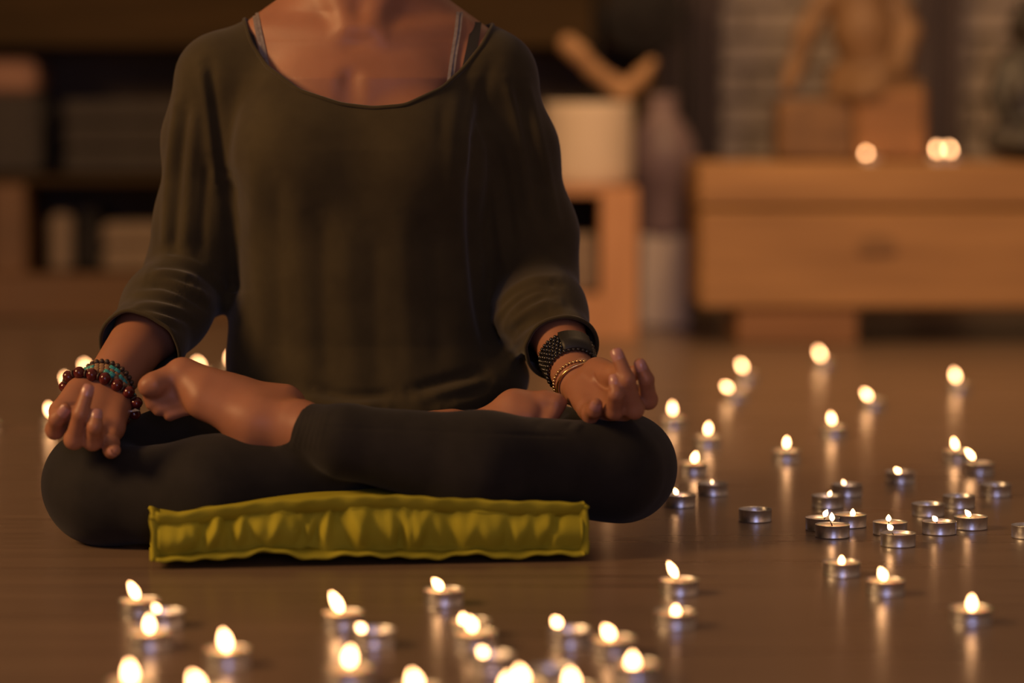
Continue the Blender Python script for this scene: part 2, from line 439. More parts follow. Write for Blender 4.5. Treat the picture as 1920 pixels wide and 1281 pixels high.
def folds(V, F, L, front=True):
    """push cloth in or out along drawn fold lines: (points, width, height)"""
    N = normals(V, F); px, py = project(V); D = np.zeros(len(V))
    fw = np.clip((-N[:, 1] + .05) / .5, 0, 1) if front else 1
    for pts, wd, amp in L:
        sp_ = spline(pts, 6); d = seg_dist(px, py, sp_)
        ends = np.minimum(np.hypot(px - sp_[0][0], py - sp_[0][1]), np.hypot(px - sp_[-1][0], py - sp_[-1][1]))
        D += amp * np.exp(-(d / wd) ** 2) * np.clip(.35 + ends / (3.0 * wd), 0, 1)
    return V + N * (D * fw)[:, None]

# ------------------------------------------------------------------ the person
person = empty('person', (-.171, 3.45, .06))
tag(person, 'person in olive top and black leggings meditating cross-legged on green cushion', 'person')
PM = Matrix.Translation(person.location).inverted()
def worn(name, me, m, parent=None):
    o = link(name, me, m, parent or person); o.matrix_parent_inverse = PM if parent is None else Matrix.Identity(4); return o

A = at
# joints as seen in the photo (pixel, pixel, metres from the lens)
L_SH, L_EL, L_WR = A(412, 150, 3.43), A(350, 522, 3.44), A(189, 738, 3.215)
R_SH, R_EL, R_WR = A(916, 148, 3.43), A(1002, 520, 3.44), A(1080, 712, 3.25)
CX = -.171
B = Field((-.545, 3.02, .015), (.205, 3.575, .89), .0021)
# trunk, neck, shoulders
B.loft([(.07, CX, 3.47, .15, .09), (.2, CX, 3.45, .115, .08), (.35, CX, 3.44, .115, .08), (.44, CX, 3.435, .128, .088),
        (.50, CX, 3.435, .132, .080), (.54, CX, 3.44, .11, .066), (.575, CX, 3.45, .07, .055), (.60, CX, 3.452, .055, .052)], .02)
B.cone((CX, 3.458, .585), (CX, 3.45, .70), .056, .052, .03)
for s_, sh in ((-1, L_SH), (1, R_SH)):
    B.cone((CX + s_ * .01, 3.458, .592), (CX + s_ * .15, 3.44, .508), .0515, .037, .03)
    B.ball((CX + s_ * .068, 3.372, .415), (.062, .05, .062), .02)
    B.cone((CX + .004 + s_ * .022, 3.386, .545), (CX + s_ * .115, 3.424, .556), .0085, .006, .02)
    B.cone((CX + s_ * .14, 3.44, .495), sh, .037, .036, .03)
B.ball((CX - .012, 3.366, .556), (.014, .012, .017), .012, 'sub')
B.cone((CX - .010, 3.352, .50), (CX - .012, 3.325, .44), .004, .011, .02, 'sub')
for s_ in (-1, 1): B.cone((CX + s_ * .012, 3.385, .556), (CX + s_ * .05, 3.44, .66), .010, .012, .02)
# head (above the frame)
HC = np.array((CX, 3.425, .750))
B.ball(HC + (0, .012, .02), (.073, .092, .098), .02); B.cone(HC + (0, -.03, -.05), HC + (0, -.055, -.085), .052, .028, .03)
B.cone(HC + (0, -.083, .012), HC + (0, -.098, -.025), .008, .012, .012)
for s_ in (-1, 1):
    B.ball(HC + (s_ * .031, -.086, .012), (.017, .012, .011), .012, 'sub'); B.ball(HC + (s_ * .031, -.070, .011), (.0135, .0125, .0105), .008)
    B.cone(HC + (s_ * .013, -.076, .030), HC + (s_ * .045, -.066, .033), .006, .005, .02)
    B.ball(HC + (s_ * .073, .018, -.005), (.010, .018, .028), .006)
    B.cone(HC + (s_ * .002, -.090, -.050), HC + (s_ * .020, -.084, -.049), .0055, .003, .004); B.cone(HC + (s_ * .002, -.089, -.060), HC + (s_ * .018, -.083, -.058), .0065, .003, .004)
# arms
B.chain([L_SH, (L_SH + L_EL) / 2, L_EL], [.038, .034, .033], .02)
B.chain([R_SH, (R_SH + R_EL) / 2, R_EL], [.038, .034, .033], .02)
B.chain([L_EL, L_EL * .55 + L_WR * .45, L_WR], [.034, .0345, .0245], .015)
B.chain([R_EL, R_EL * .55 + R_WR * .45, R_WR], [.034, .0335, .0240], .015)
def hand(palm, fingers, thumb, pk=.012):
    wr, mcps, rr, extra = palm
    for q, r in zip(mcps, rr): B.cone(wr, q, .0165, r, pk)
    for i in range(3): B.cone(mcps[i], mcps[i + 1], rr[i] * .95, rr[i + 1] * .95, .006)
    for a, b, ra, rb in extra: B.cone(a, b, ra, rb, .008)
    B.chain(thumb[0], thumb[1], .005)
    for pts, r in fingers:
        B.chain(pts, r, .0032)
        B.ball(pts[1], r[1] * 1.03, .005)
FR = [.0104, .0092, .0080, .0066]
l_mcp = [A(122, 778, 3.155), A(150, 797, 3.142), A(186, 806, 3.145), A(212, 808, 3.152)]
L_F = [([l_mcp[0], A(103, 806, 3.117), A(106, 786, 3.098), A(122, 768, 3.092)], FR),
       ([l_mcp[1], A(139, 824, 3.100), A(151, 777, 3.084), A(165, 731, 3.090)], [.0106, .0096, .0083, .0068]),
       ([l_mcp[2], A(174, 827, 3.102), A(178, 800, 3.082), A(181, 777, 3.086)], FR),
       ([l_mcp[3], A(207, 832, 3.122), A(208, 845, 3.104), A(215, 844, 3.088)], [.0096, .0086, .0078, .0066])]
hand((L_WR, l_mcp, [.012, .0125, .012, .0105], [(A(152, 735, 3.20), A(124, 768, 3.165), .0165, .012), (A(222, 755, 3.20), A(216, 795, 3.158), .0165, .011), (A(190, 750, 3.20), A(172, 790, 3.155), .016, .011)]),
     L_F, ([A(150, 738, 3.195), A(112, 772, 3.158), A(110, 782, 3.128), A(122, 780, 3.104)], [.016, .0108, .0095, .0072]))
r_mcp = [A(1199, 744, 3.160), A(1172, 763, 3.152), A(1140, 769, 3.156), A(1104, 768, 3.170)]
R_F = [([r_mcp[0], A(1215, 750, 3.120), A(1212, 712, 3.102), A(1200, 683, 3.100)], FR),
       ([r_mcp[1], A(1189, 767, 3.108), A(1176, 713, 3.090), A(1157, 664, 3.098)], [.0106, .0096, .0084, .0070]),
       ([r_mcp[2], A(1152, 769, 3.108), A(1155, 739, 3.088), A(1153, 712, 3.092)], FR),
       ([r_mcp[3], A(1108, 774, 3.138), A(1114, 769, 3.112), A(1118, 758, 3.104)], [.0098, .0086, .0078, .0066])]
hand((R_WR, r_mcp, [.0115, .0125, .012, .0105], [(A(1122, 702, 3.215), A(1150, 708, 3.175), .0180, .013), (A(1090, 738, 3.215), A(1102, 762, 3.175), .0170, .0115), (A(1105, 725, 3.21), A(1140, 755, 3.165), .016, .012)]),
     R_F, ([A(1120, 700, 3.21), A(1152, 704, 3.168), A(1176, 706, 3.140), A(1192, 698, 3.118)], [.0165, .0112, .0096, .0078]))
for cr_ in ([(1113, 704), (1118, 716), (1130, 727), (1144, 734)], [(126, 757), (134, 759), (142, 757)]):
    hp = [B.hit(x, y, 3.05, 3.35) for x, y in spline(cr_, 4)]; hp = [h_ for h_ in hp if h_ is not None]
    for i in range(len(hp) - 1):
        if np.linalg.norm(hp[i + 1] - hp[i]) < .012: B.cone(hp[i], hp[i + 1], .0014, .0014, .0022, 'sub')
# thighs and shins (inside the leggings)
LEG_L = ([A(600, 850, 3.46), A(400, 850, 3.34), A(180, 905, 3.21), A(200, 930, 3.17), A(400, 925, 3.135), A(640, 880, 3.165), A(770, 832, 3.20), A(815, 806, 3.212)], [.080, .068, .049, .046, .055, .046, .030, .022])
LEG_R = ([A(780, 850, 3.46), A(990, 862, 3.34), A(1168, 875, 3.21), A(1150, 882, 3.16), A(905, 872, 3.10), A(650, 828, 3.10), A(566, 806, 3.13)], [.080, .064, .050, .048, .050, .0345, .0225])
for P_, r_ in (LEG_L, LEG_R): B.chain(P_, [r * .86 for r in r_], .02)
# foot lying on her right thigh
B.chain([A(585, 810, 3.12), A(560, 802, 3.132), A(480, 792, 3.138), A(384, 752, 3.148)], [.0225, .0250, .0255, .019], .018)
B.chain([A(530, 764, 3.172), A(440, 744, 3.172), A(341, 704, 3.168)], [.0255, .019, .0175], .018)
B.cone(A(505, 782, 3.155), A(385, 733, 3.160), .022, .020, .018)
B.cone(A(345, 704, 3.168), A(384, 752, 3.152), .0150, .0150, .012)
B.chain([A(338, 706, 3.168), A(310, 712, 3.160), A(288, 722, 3.152), A(277, 725, 3.150)], [.0165, .0118, .0128, .0105], .006)
for i, (x0, y0, x1, y1, r) in enumerate([(345, 728, 282, 744, .0082), (355, 740, 286, 757, .0078), (366, 752, 298, 768, .0074), (378, 764, 318, 778, .0070)]):
    B.chain([A(x0, y0, 3.160 - i * .002), A((x0 + x1) / 2, (y0 + y1) / 2 - 3, 3.158), A(x1, y1, 3.158)], [r * 1.1, r * .92, r], .003)
# foot peeping out behind the crossed shin
B.chain([A(815, 806, 3.212), A(850, 799, 3.212), A(905, 800, 3.205)], [.017, .0155, .0145], .012)
B.chain([A(905, 800, 3.205), A(966, 769, 3.205), A(1000, 766, 3.205)], [.015, .0195, .0165], .016)
B.cone(A(930, 800, 3.19), A(990, 785, 3.19), .018, .016, .015)
B.chain([A(1000, 760, 3.205), A(1022, 754, 3.2), A(1042, 757, 3.195)], [.0145, .0118, .0118], .006)
for i in range(3): B.chain([A(995, 776 + 8 * i, 3.196 - .003 * i), A(1040 - 6 * i, 772 + 9 * i, 3.19 - .003 * i)], [.009, .008], .004)
bV, bF = B.nets(2)
body = worn('body', mesh_np('body', bV, bF), M['skin'])

# fingernails
def nail(tip, prev, r, side):
    tip = Vector(tip); prev = Vector(prev); ax = (tip - prev).normalized()
    out_ = Vector((side * .12, -1, -.10)); out_ = (out_ - ax * out_.dot(ax)).normalized(); lat = ax.cross(out_)
    V = []; F = []; nu, nv = 7, 7
    for j in range(nv):
        v = j / (nv - 1)
        for i in range(nu):
            u = i / (nu - 1) * 2 - 1; a = u * 1.0
            rr = r * 1.00 + .0006 - .0005 * abs(2 * v - 1) ** 3
            wdt = math.sqrt(max(0, 1 - abs(2 * v - 1) ** 4 * .45))
            q = tip + ax * (-.0085 + v * .0135) + lat * math.sin(a * wdt) * rr + out_ * (math.cos(a * wdt) * rr - max(0, v - .55) * .004)
            V.append(q)
    for j in range(nv - 1):
        for i in range(nu - 1): F.append((j * nu + i, j * nu + i + 1, (j + 1) * nu + i + 1, (j + 1) * nu + i))
    n = len(V); V += [q - out_ * .0012 for q in V]; F += [tuple(i + n for i in f[::-1]) for f in F]
    return mesh('fingernail', V, F)
for pts, r in L_F: o = link('fingernail', nail(pts[3], pts[2], r[3], 1), M['nail'], body)
for pts, r in R_F: o = link('fingernail', nail(pts[3], pts[2], r[3], -1), M['nail'], body)

# ---- leggings
G = Field((-.56, 3.03, -.01), (.22, 3.58, .26), .0030)
ax_r = (LEG_R[0][6] - LEG_R[0][5]); cut_r = A(562, 808, 3.13)
P_, r_ = LEG_R
for i in range(5): G.cone(P_[i], P_[i + 1], r_[i] + .003, r_[i + 1] + .003, .02)
endp = P_[6] + ax_r * .3
G.cone(P_[5], endp, r_[5] + .003, .0262, .012, cut=(cut_r, ax_r))
P_, r_ = LEG_L
for i in range(6): G.cone(P_[i], P_[i + 1], r_[i] + .003, r_[i + 1] + .003, .02)
G.ball((CX, 3.48, .13), (.175, .10, .085), .03)
G.ball(A(1172, 880, 3.19), (.046, .045, .050), .02)
G.ball(A(165, 915, 3.19), (.043, .045, .052), .02)
gV, gF = G.nets(2)
LF = [([(570 + 9 * i, 772), (562 + 9 * i, 800), (548 + 10 * i, 842)], 3.2, .0016 - .0001 * i) for i in range(6)]
LF += [([(1018, 782), (1050, 762), (1085, 757)], 7, .003), ([(1055, 792), (1078, 772), (1104, 764)], 5, .0025), ([(1078, 806), (1098, 786), (1125, 776)], 5, .0022),
       ([(1010, 795), (1040, 775)], 6, -.002), ([(1066, 800), (1090, 778)], 4, -.002),
       ([(600, 800), (760, 806), (900, 812), (1060, 818)], 2.2, -.0009)]
gV = folds(gV, gF, LF)
leggings = worn('leggings', mesh_np('leggings', gV, gF), M['legging'])

# ---- olive top
T = Field((-.50, 3.16, .085), (.165, 3.59, .64), .0027)
# cuts for the sleeves
LC, RC = A(258, 660, 3.303), A(1054, 658, 3.314)
lax = L_WR - L_EL; lax /= np.linalg.norm(lax); rax = R_WR - R_EL; rax /= np.linalg.norm(rax)
T.loft([(.095, CX + .012, 3.455, .150, .150), (.130, CX + .016, 3.448, .160, .145), (.160, CX + .016, 3.442, .160, .128), (.20, CX + .006, 3.44, .152, .118), (.25, CX, 3.438, .147, .117), (.35, CX, 3.435, .146, .118),
        (.42, CX, 3.434, .146, .122), (.46, CX, 3.436, .147, .113), (.50, CX, 3.438, .148, .097), (.53, CX, 3.44, .135, .078), (.56, CX, 3.45, .105, .06), (.585, CX, 3.452, .08, .055)], .03, 2.4)
for s_, sh in ((-1, L_SH), (1, R_SH)):
    T.cone((CX + s_ * .01, 3.458, .592), (CX + s_ * .15, 3.44, .505), .0550, .042, .025)
    T.ball((CX + s_ * .068, 3.368, .41), (.066, .06, .066), .04)
    T.cone((CX + s_ * .12, 3.44, .495), sh, .046, .0435, .03)
T.chain([L_SH, A(388, 260, 3.43), A(376, 420, 3.435), A(353, 520, 3.44)], [.0440, .0455, .0480, .0475], .03)
T.chain([R_SH, A(960, 280, 3.43), A(998, 440, 3.435), A(1002, 522, 3.44)], [.0440, .0475, .0475, .0465], .03)
T.chain([A(353, 520, 3.44), A(312, 580, 3.375), A(266, 650, 3.305), LC + lax * .06], [.0475, .0480, .0425, .037], .02)
T.chain([A(1002, 522, 3.44), A(1018, 590, 3.375), A(1055, 655, 3.31), RC + rax * .06], [.0465, .0475, .0355, .031], .02)
# soft bag of cloth at the waist, right and left
T.ball(A(945, 706, 3.42), (.026, .05, .028), .03); T.ball(A(462, 690, 3.42), (.018, .05, .05), .03)
tV, tF = T.nets(2)
FO = []
def fo(w_, a_, *pts): FO.append((pts, w_, a_))
# torso drape
fo(15, .0060, (478, 290), (478, 450), (492, 600), (482, 705)); fo(14, -.0045, (520, 330), (520, 480), (528, 700))
fo(17, .0042, (556, 360), (566, 540), (580, 710)); fo(15, -.0045, (606, 400), (606, 560), (612, 720))
fo(18, .0042, (652, 420), (654, 590), (668, 740)); fo(16, -.0035, (704, 430), (704, 590), (712, 740))
fo(18, .0035, (752, 400), (762, 580), (772, 730)); fo(16, -.0040, (806, 380), (820, 560), (826, 700))
fo(15, .0045, (852, 300), (862, 480), (872, 640)); fo(12, -.0065, (897, 230), (886, 400), (898, 560), (918, 650))
fo(11, -.0060, (430, 330), (434, 450), (440, 560)); fo(9, -.0040, (392, 120), (408, 240), (420, 340)); fo(9, .0035, (378, 120), (394, 250), (404, 350))
fo(10, .0030, (470, 130), (448, 230), (436, 330)); fo(10, -.0025, (925, 110), (905, 180), (898, 260))
fo(12, .0035, (860, 170), (850, 260), (850, 330)); fo(9, -.0022, (830, 190), (826, 270)); fo(9, .0025, (890, 150), (878, 230), (872, 320))
# sleeve lengths
fo(9, .0045, (336, 180), (318, 320), (310, 470)); fo(8, -.0035, (350, 200), (336, 330), (326, 470)); fo(10, .0035, (368, 200), (356, 340), (346, 470)); fo(9, -.003, (392, 300), (382, 400), (376, 480))
fo(9, .0035, (950, 150), (972, 260), (992, 400)); fo(9, -.003, (968, 160), (996, 280), (1018, 420)); fo(9, .0035, (984, 150), (1016, 280), (1044, 430)); fo(9, -.003, (930, 260), (950, 360), (960, 460)); fo(8, .003, (920, 330), (935, 430), (945, 500))
# gathered forearms
rf = random.Random(11)
for dy in range(7):
    k = 19.5 * dy; a_ = rf.uniform(.0018, .0048); t0, t1 = rf.uniform(0, .25), rf.uniform(.7, 1); w_ = rf.uniform(6, 10); j = [rf.uniform(-6, 6) for _ in range(4)]
    L4 = [(272 - k * .62, 503 + k * .95 + j[0]), (316 - k * .55, 486 + k + j[1]), (372 - k * .45, 502 + k + j[2]), (424 - k * .42, 545 + k * .86 + j[3])]
    S4 = spline(L4, 6); n_ = len(S4); S4 = [tuple(q) for q in S4[int(n_ * t0):max(int(n_ * t1), int(n_ * t0) + 4)]]
    fo(w_, a_, *S4[::3], S4[-1]); fo(w_ * .8, -a_ * .9, *[(x, y + w_ * 1.7) for x, y in S4[::3] + [S4[-1]]])
for dy in range(7):
    k = 17.5 * dy; a_ = rf.uniform(.0022, .0060); t0, t1 = rf.uniform(0, .25), rf.uniform(.75, 1); w_ = rf.uniform(6, 10); j = [rf.uniform(-6, 6) for _ in range(4)]
    L4 = [(926 + k * .18, 590 + k + j[0]), (958 + k * .22, 548 + k + j[1]), (1008 + k * .3, 518 + k * .92 + j[2]), (1068 + k * .28, 522 + k * .92 + j[3])]
    S4 = spline(L4, 6); n_ = len(S4); S4 = [tuple(q) for q in S4[int(n_ * t0):max(int(n_ * t1), int(n_ * t0) + 4)]]
    fo(w_, a_, *S4[::3], S4[-1]); fo(w_ * .8, -a_ * .9, *[(x, y + w_ * 1.7) for x, y in S4[::3] + [S4[-1]]])
fo(12, .006, (932, 575), (924, 610), (934, 650), (955, 672))
# hem lying in the lap
fo(12, .006, (560, 745), (640, 765), (720, 762)); fo(10, -.005, (590, 730), (660, 742), (740, 738)); fo(12, .006, (790, 745), (860, 728), (920, 712)); fo(10, -.006, (770, 735), (840, 715), (900, 700)); fo(11, .006, (830, 765), (890, 748), (935, 728)); fo(9, -.005, (850, 752), (900, 735))
FO = [(p_, w_ * 1.15, a_ * (.5 if max(q[0] for q in p_) - min(q[0] for q in p_) < 70 and 440 < p_[0][0] < 880 else 1)) for p_, w_, a_ in FO]
tV = folds(tV, tF, FO)
px, py = project(tV)
NX = [380, 440, 458, 470, 500, 560, 640, 700, 760, 830, 868, 905, 928, 945, 1000]
NY = [-200, -5, 38, 80, 125, 170, 196, 203, 198, 165, 130, 84, 40, -5, -200]
nf = np.interp(px, NX, NY); nb = np.interp(px, [380, 438, 470, 690, 915, 945, 1000], [-200, 0, 40, 52, 40, 0, -200])
bl = np.clip((tV[:, 1] - 3.43) / .05, 0, 1); nk = (nf * (1 - bl) + nb * bl) - py
gl = np.where(np.linalg.norm(tV - LC, axis=1) < .13, (tV - LC) @ lax, -1) * 1600
gr = np.where(np.linalg.norm(tV - RC, axis=1) < .12, (tV - RC) @ rax, -1) * 1600
tV, tF, loops = clip(tV, tF, np.maximum(np.maximum(nk, gl), gr))
shirt = worn('top', mesh_np('top', tV, tF), M['shirt'])
loops.sort(key=len, reverse=True)
for lp in loops[:3]:
    is_neck = lp[:, 2].mean() > .4
    Q = resample(lp, .004)
    MB().tube(Q, .0026 if is_neck else .0024, 6, True).build('neckband' if is_neck else 'cuff_hem', M['shirt'], shirt)

# ---- straps on the shoulders
def strap(name, pts, wd, m, th=.0013, lift=.0012):
    sp_ = spline(pts, 6); C = []
    for x, y in sp_:
        h_ = B.hit(x, y)
        if h_ is not None: C.append(h_ + np.array((0, -lift, 0)))
    C = resample(C, .004, False); V = []; F = []; n = len(C)
    for i in range(n):
        t = Vector(C[min(i + 1, n - 1)] - C[max(i - 1, 0)]).normalized(); nn = Vector((0, -1, .25)); nn = (nn - t * nn.dot(t)).normalized(); l = t.cross(nn)
        for a, b in ((-1, -1), (1, -1), (1, 1), (-1, 1)): V.append(Vector(C[i]) + l * a * wd / 2 + nn * b * th / 2)
        if i:
            for k in range(4): F.append(((i - 1) * 4 + k, (i - 1) * 4 + (k + 1) % 4, i * 4 + (k + 1) % 4, i * 4 + k))
    F += [(3, 2, 1, 0), tuple(4 * (n - 1) + k for k in range(4))]
    worn(name, mesh(name, V, F, False), m)
for dx in (-3.2, 3.2):
    strap('camisole_strap', [(479 + dx, 26), (485 + dx, 60), (494 + dx, 100), (502 + dx, 135)], .0036, M['grey_strap'], .0026, .001)
    strap('camisole_strap', [(862 + dx, 24), (858 + dx, 60), (850 + dx, 110), (843 + dx, 160)], .0036, M['grey_strap'], .0026, .001)
strap('bra_strap', [(460, 43), (467, 66), (480, 110)], .011, M['black_strap'])
strap('bra_strap', [(893, 42), (888, 74), (876, 130)], .012, M['black_strap'])

# ---- hair (mostly above the frame)
H = Field((-.30, 3.33, .57), (-.045, 3.60, .91), .005)
H.ball(HC + (0, .025, .03), (.085, .098, .100), .01)
for s_ in (-1, 1): H.chain([HC + (s_ * .06, .03, .02), HC + (s_ * .078, .035, -.08), (CX + s_ * .082, 3.485, .615), (CX + s_ * .078, 3.490, .597)], [.04, .03, .022, .010], .02)
H.cone(HC + (0, .06, 0), (CX, 3.51, .60), .07, .03, .02)
H.ball(HC + (0, -.075, -.03), (.060, .075, .085), .01, 'sub')
hV, hF = H.nets(2)
worn('hair', mesh_np('hair', hV, hF), M['hair'])

# ------------------------------------------------------------------ cushion
cf0, cf1 = on_plane(296, 1066, 0.0), on_plane(1090, 1051, 0.0)
ang = math.atan2(cf1[1] - cf0[1], cf1[0] - cf0[0]); CW = float(np.linalg.norm(cf1 - cf0)); CD = .40
cushion = empty('seat_cushion', (cf0[0], cf0[1], 0), ang)
tag(cushion, 'lime green box cushion with stitched flange edges under the sitter', 'cushion')
U_ = np.array([0, .05, .13, .25, .38, .5, .62, .75, .88, 1.0]); ZT = np.array([.050, .047, .054, .059, .062, .064, .061, .057, .054, .053])
ZB = np.array([.010, .011, .013, .017, .012, .012, .010, .010, .009, .009])
def cz(u, v): return float(np.interp(u, U_, ZT)) + .004 * math.sin(math.pi * min(v * 3, 1) * .5) * math.sin(math.pi * u), float(np.interp(u, U_, ZB))
fold_u = [(random.uniform(.03, .97), random.uniform(.007, .020), random.uniform(-.0065, .0065), random.uniform(-.8, .8)) for _ in range(70)]
def front(u, w_):
    d = 0
    for u0, s, a, sk in fold_u: d += a * math.exp(-((u - u0 - sk * .06 * (w_ - .5)) / s) ** 2)
    return (d * 1.0 - .009 * math.sin(math.pi * w_)) * math.sin(math.pi * min(max(w_, 0), 1)) ** .7
V = []; F = []; nu, nw, nv = 150, 14, 24
prof = [('f', j / nw) for j in range(nw + 1)] + [('t', j / nv) for j in range(1, nv + 1)] + [('b', 1 - j / 6) for j in range(1, 7)] + [('u', 1 - j / nv) for j in range(1, nv)]
for i in range(nu + 1):
    u = i / nu; es = .006 * (1 - abs(2 * u - 1) ** 14)
    for kd, t in prof:
        zt, zb = cz(u, 0)
        if kd == 'f': V.append((u * CW, front(u, t), zb + (zt - zb) * t))
        elif kd == 't': V.append((u * CW, t * CD, cz(u, t)[0] + .003 * math.sin(u * 23) * t * (1 - t)))
        elif kd == 'b': V.append((u * CW, CD + .008 * math.sin(math.pi * t), zb + (cz(u, 1)[0] - zb) * t))
        else: V.append((u * CW, t * CD, max(.0015, zb * (1 - min(1, t * 5)))))
m = len(prof)
for i in range(nu):
    for k in range(m): F.append((i * m + k, (i + 1) * m + k, (i + 1) * m + (k + 1) % m, i * m + (k + 1) % m))
F.append(tuple(range(m - 1, -1, -1))[::-1]); F.append(tuple(nu * m + k for k in range(m)))
link('cover', mesh('cover', V, F), M['cushion'], cushion)
def flange(pts, h, th=.0035, lean=-.003):
    mb = MB(); n = len(pts); V = []; F = []
    for i, (x, y, z, ox, oy, oz) in enumerate(pts):
        nrm = Vector((ox, oy, oz)).normalized(); t = Vector(pts[min(i + 1, n - 1)][:3]) - Vector(pts[max(i - 1, 0)][:3]); t.normalize(); s = t.cross(nrm).normalized()
        wv = math.sin(i * .9) * .0012 + math.sin(i * .37) * .0016
        for a, b in ((-.006, -1), (-.006, 1), (h * .7, 1.25), (h, .6), (h, -.6), (h * .7, -1.25)):
            V.append(Vector((x, y, z)) + nrm * a + s * (b * th / 2 + wv * max(a, 0) / h))
    for i in range(n - 1):
        for k in range(6): F.append((i * 6 + k, (i + 1) * 6 + k, (i + 1) * 6 + (k + 1) % 6, i * 6 + (k + 1) % 6))
    F += [tuple(range(5, -1, -1))[::-1], tuple((n - 1) * 6 + k for k in range(6))]
    return mb.add(V, F)
N_ = 110
top = [(-.002 + u * (CW + .004), -.001, cz(min(max(u, 0), 1), 0)[0] - .001, 0, -.30, .95 + .15 * math.sin(u * 31)) for u in np.linspace(0, 1, N_)]
flange(top, .010).build('seam_flange', M['cushion'], cushion)
bot = [(-.002 + u * (CW + .004), -.001, cz(u, 0)[1] + .001, 0, -.9, -.35 + .25 * math.sin(u * 27 + 1)) for u in np.linspace(0, 1, N_)]
flange(bot, .009).build('seam_flange', M['cushion'], cushion)
for x, sg in ((0, -1), (CW, 1)):
    zt, zb = cz(x / CW, 0)
    flange([(x, -.001, zb - .002 + (zt - zb + .004) * t, sg * .8, -.6, 0) for t in np.linspace(0, 1, 14)], .008).build('seam_flange', M['cushion'], cushion)
    flange([(x, CD * t, cz(x / CW, t)[0] - .001, sg, 0, .5 + .2 * math.sin(t * 19)) for t in np.linspace(0, 1, 50)], .009).build('seam_flange', M['cushion'], cushion)
    flange([(x, CD * t, max(.006, zb), sg, 0, -.2 + .15 * math.sin(t * 17)) for t in np.linspace(0, 1, 50)], .008).build('seam_flange', M['cushion'], cushion)
# stitched lines inside the flange
st = MB()
for (zf, off) in ((.90, 0), (.14, 0)):
    for i in range(120):
        u = .02 + .96 * i / 120; zt, zb = cz(u, 0); z = zb + (zt - zb) * zf; y = front(u, zf) - .0008
        st.box((u * CW, y - .0004, z - .0004), (u * CW + .0022, y + .0004, z + .0004))
o = st.build('stitching', M['cushion'], cushion, False); tag(o, kind='stuff')

# ------------------------------------------------------------------ bracelets
def ring_pts(C, axis, n, off, phase=0.0, tilt=None, wob=None):
    a = Vector(axis).normalized()
    if tilt: a = (a + Vector(tilt)).normalized()
    e1 = a.cross(Vector((0, -1, .3))).normalized(); e2 = a.cross(e1)
    out = []
    for k in range(n):
        t = 2 * math.pi * (k + phase) / n; dv = e1 * math.cos(t) + e2 * math.sin(t)
        r = B.out(C, np.array(dv), .06) + off
        out.append((Vector(C) + dv * r, dv, a, t))
    return out
def even(C, axis, spacing, off, phase=0, tilt=None, n=None):
    P = ring_pts(C, axis, 90, off, 0, tilt); Q = np.array([p[0] for p in P])
    for _ in range(4): Q = .5 * Q + .25 * (np.roll(Q, 1, 0) + np.roll(Q, -1, 0))
    L = np.concatenate([[0], np.cumsum(np.linalg.norm(np.diff(np.vstack([Q, Q[:1]]), axis=0), axis=1))])
    n = n or max(int(round(L[-1] / spacing)), 3); t = (np.arange(n) + phase) / n * L[-1]; t %= L[-1]
    Qc = np.vstack([Q, Q[:1]]); X = np.stack([np.interp(t, L, Qc[:, i]) for i in range(3)], 1)
    T_ = np.roll(X, -1, 0) - np.roll(X, 1, 0); return X, T_
def bead_mesh(name, r, lx=1.0, n=10, m=6, cyl=False):
    if cyl: prof = [(0, -lx * r), (r * .8, -lx * r), (r, -lx * r * .8), (r, lx * r * .8), (r * .8, lx * r), (0, lx * r)]
    else: prof = [(r * math.sin(math.pi * i / m), -r * lx * math.cos(math.pi * i / m)) for i in range(m + 1)]
    return MB().lathe(prof, n).mesh(name)
def orient(o, p, t):
    o.location = p; o.rotation_mode = 'QUATERNION'; o.rotation_quaternion = Vector(t).normalized().to_track_quat('Z', 'Y')
def strand(root, X, T_, pick):
    base = Vector(root.location)
    for i in range(len(X)):
        nm, me, mt = pick(i)
        o = link(nm, me, mt, root); orient(o, Vector(X[i]) - base, T_[i])
def cord(root, X, r, m):
    base = np.array(root.location); Y = [tuple(p - base) for p in X]
    MB().tube(Y, r, 6, True).build('cord', m, root)
def bracelet(name, C, label, group): 
    r = empty(name, tuple(C)); tag(r, label, 'bracelet', group); return r
lw = L_WR; la = lax; ra = rax
# sitter's right wrist (left in the photo)
me_w = bead_mesh('bead_wood', .0031, .9); me_w.materials.append(M['b_wood'])
me_t = bead_mesh('bead_tan', .0027, 1.0, 8, 6, True); me_t.materials.append(M['b_tan'])
me_q = bead_mesh('bead_turquoise', .0033, 1.0, 10, 6, True); me_q.materials.append(M['b_turq'])
me_r = bead_mesh('bead_red', .0072, .88, 14, 8); me_r.materials.append(M['b_red'])
me_d = bead_mesh('spacer_disc', .0042, .22, 10, 6, True); me_d.materials.append(M['b_wood'])
C = A(203, 719, 3.232); b = bracelet('bead_bracelet', C, 'strand of small dark brown wooden beads, highest bracelet beside the bare foot', 'bracelets beside the bare foot')
X, T_ = even(C, la, .0062, .0026); cord(b, X, .0008, M['b_wood']); strand(b, X, T_, lambda i: ('bead', me_w, None))
C = A(195, 733, 3.221); b = bracelet('woven_bead_bracelet', C, 'woven band of tan and turquoise beads between brown and red strands', 'bracelets beside the bare foot')
for rr_, (dx, ph, off) in enumerate(((-.0052, 0, .0026), (.0, .5, .0030), (.0052, 0, .0028))):
    X, T_ = even(C + la * dx, la, .0058, off, ph); cord(b, X, .0007, M['b_wood'])
    def pk(i, rr_=rr_):
        q = (i + 2 * rr_) % 7
        return ('bead', me_q, None) if q in (0, 1) else ('bead', me_t, None)
    strand(b, X, T_, pk)
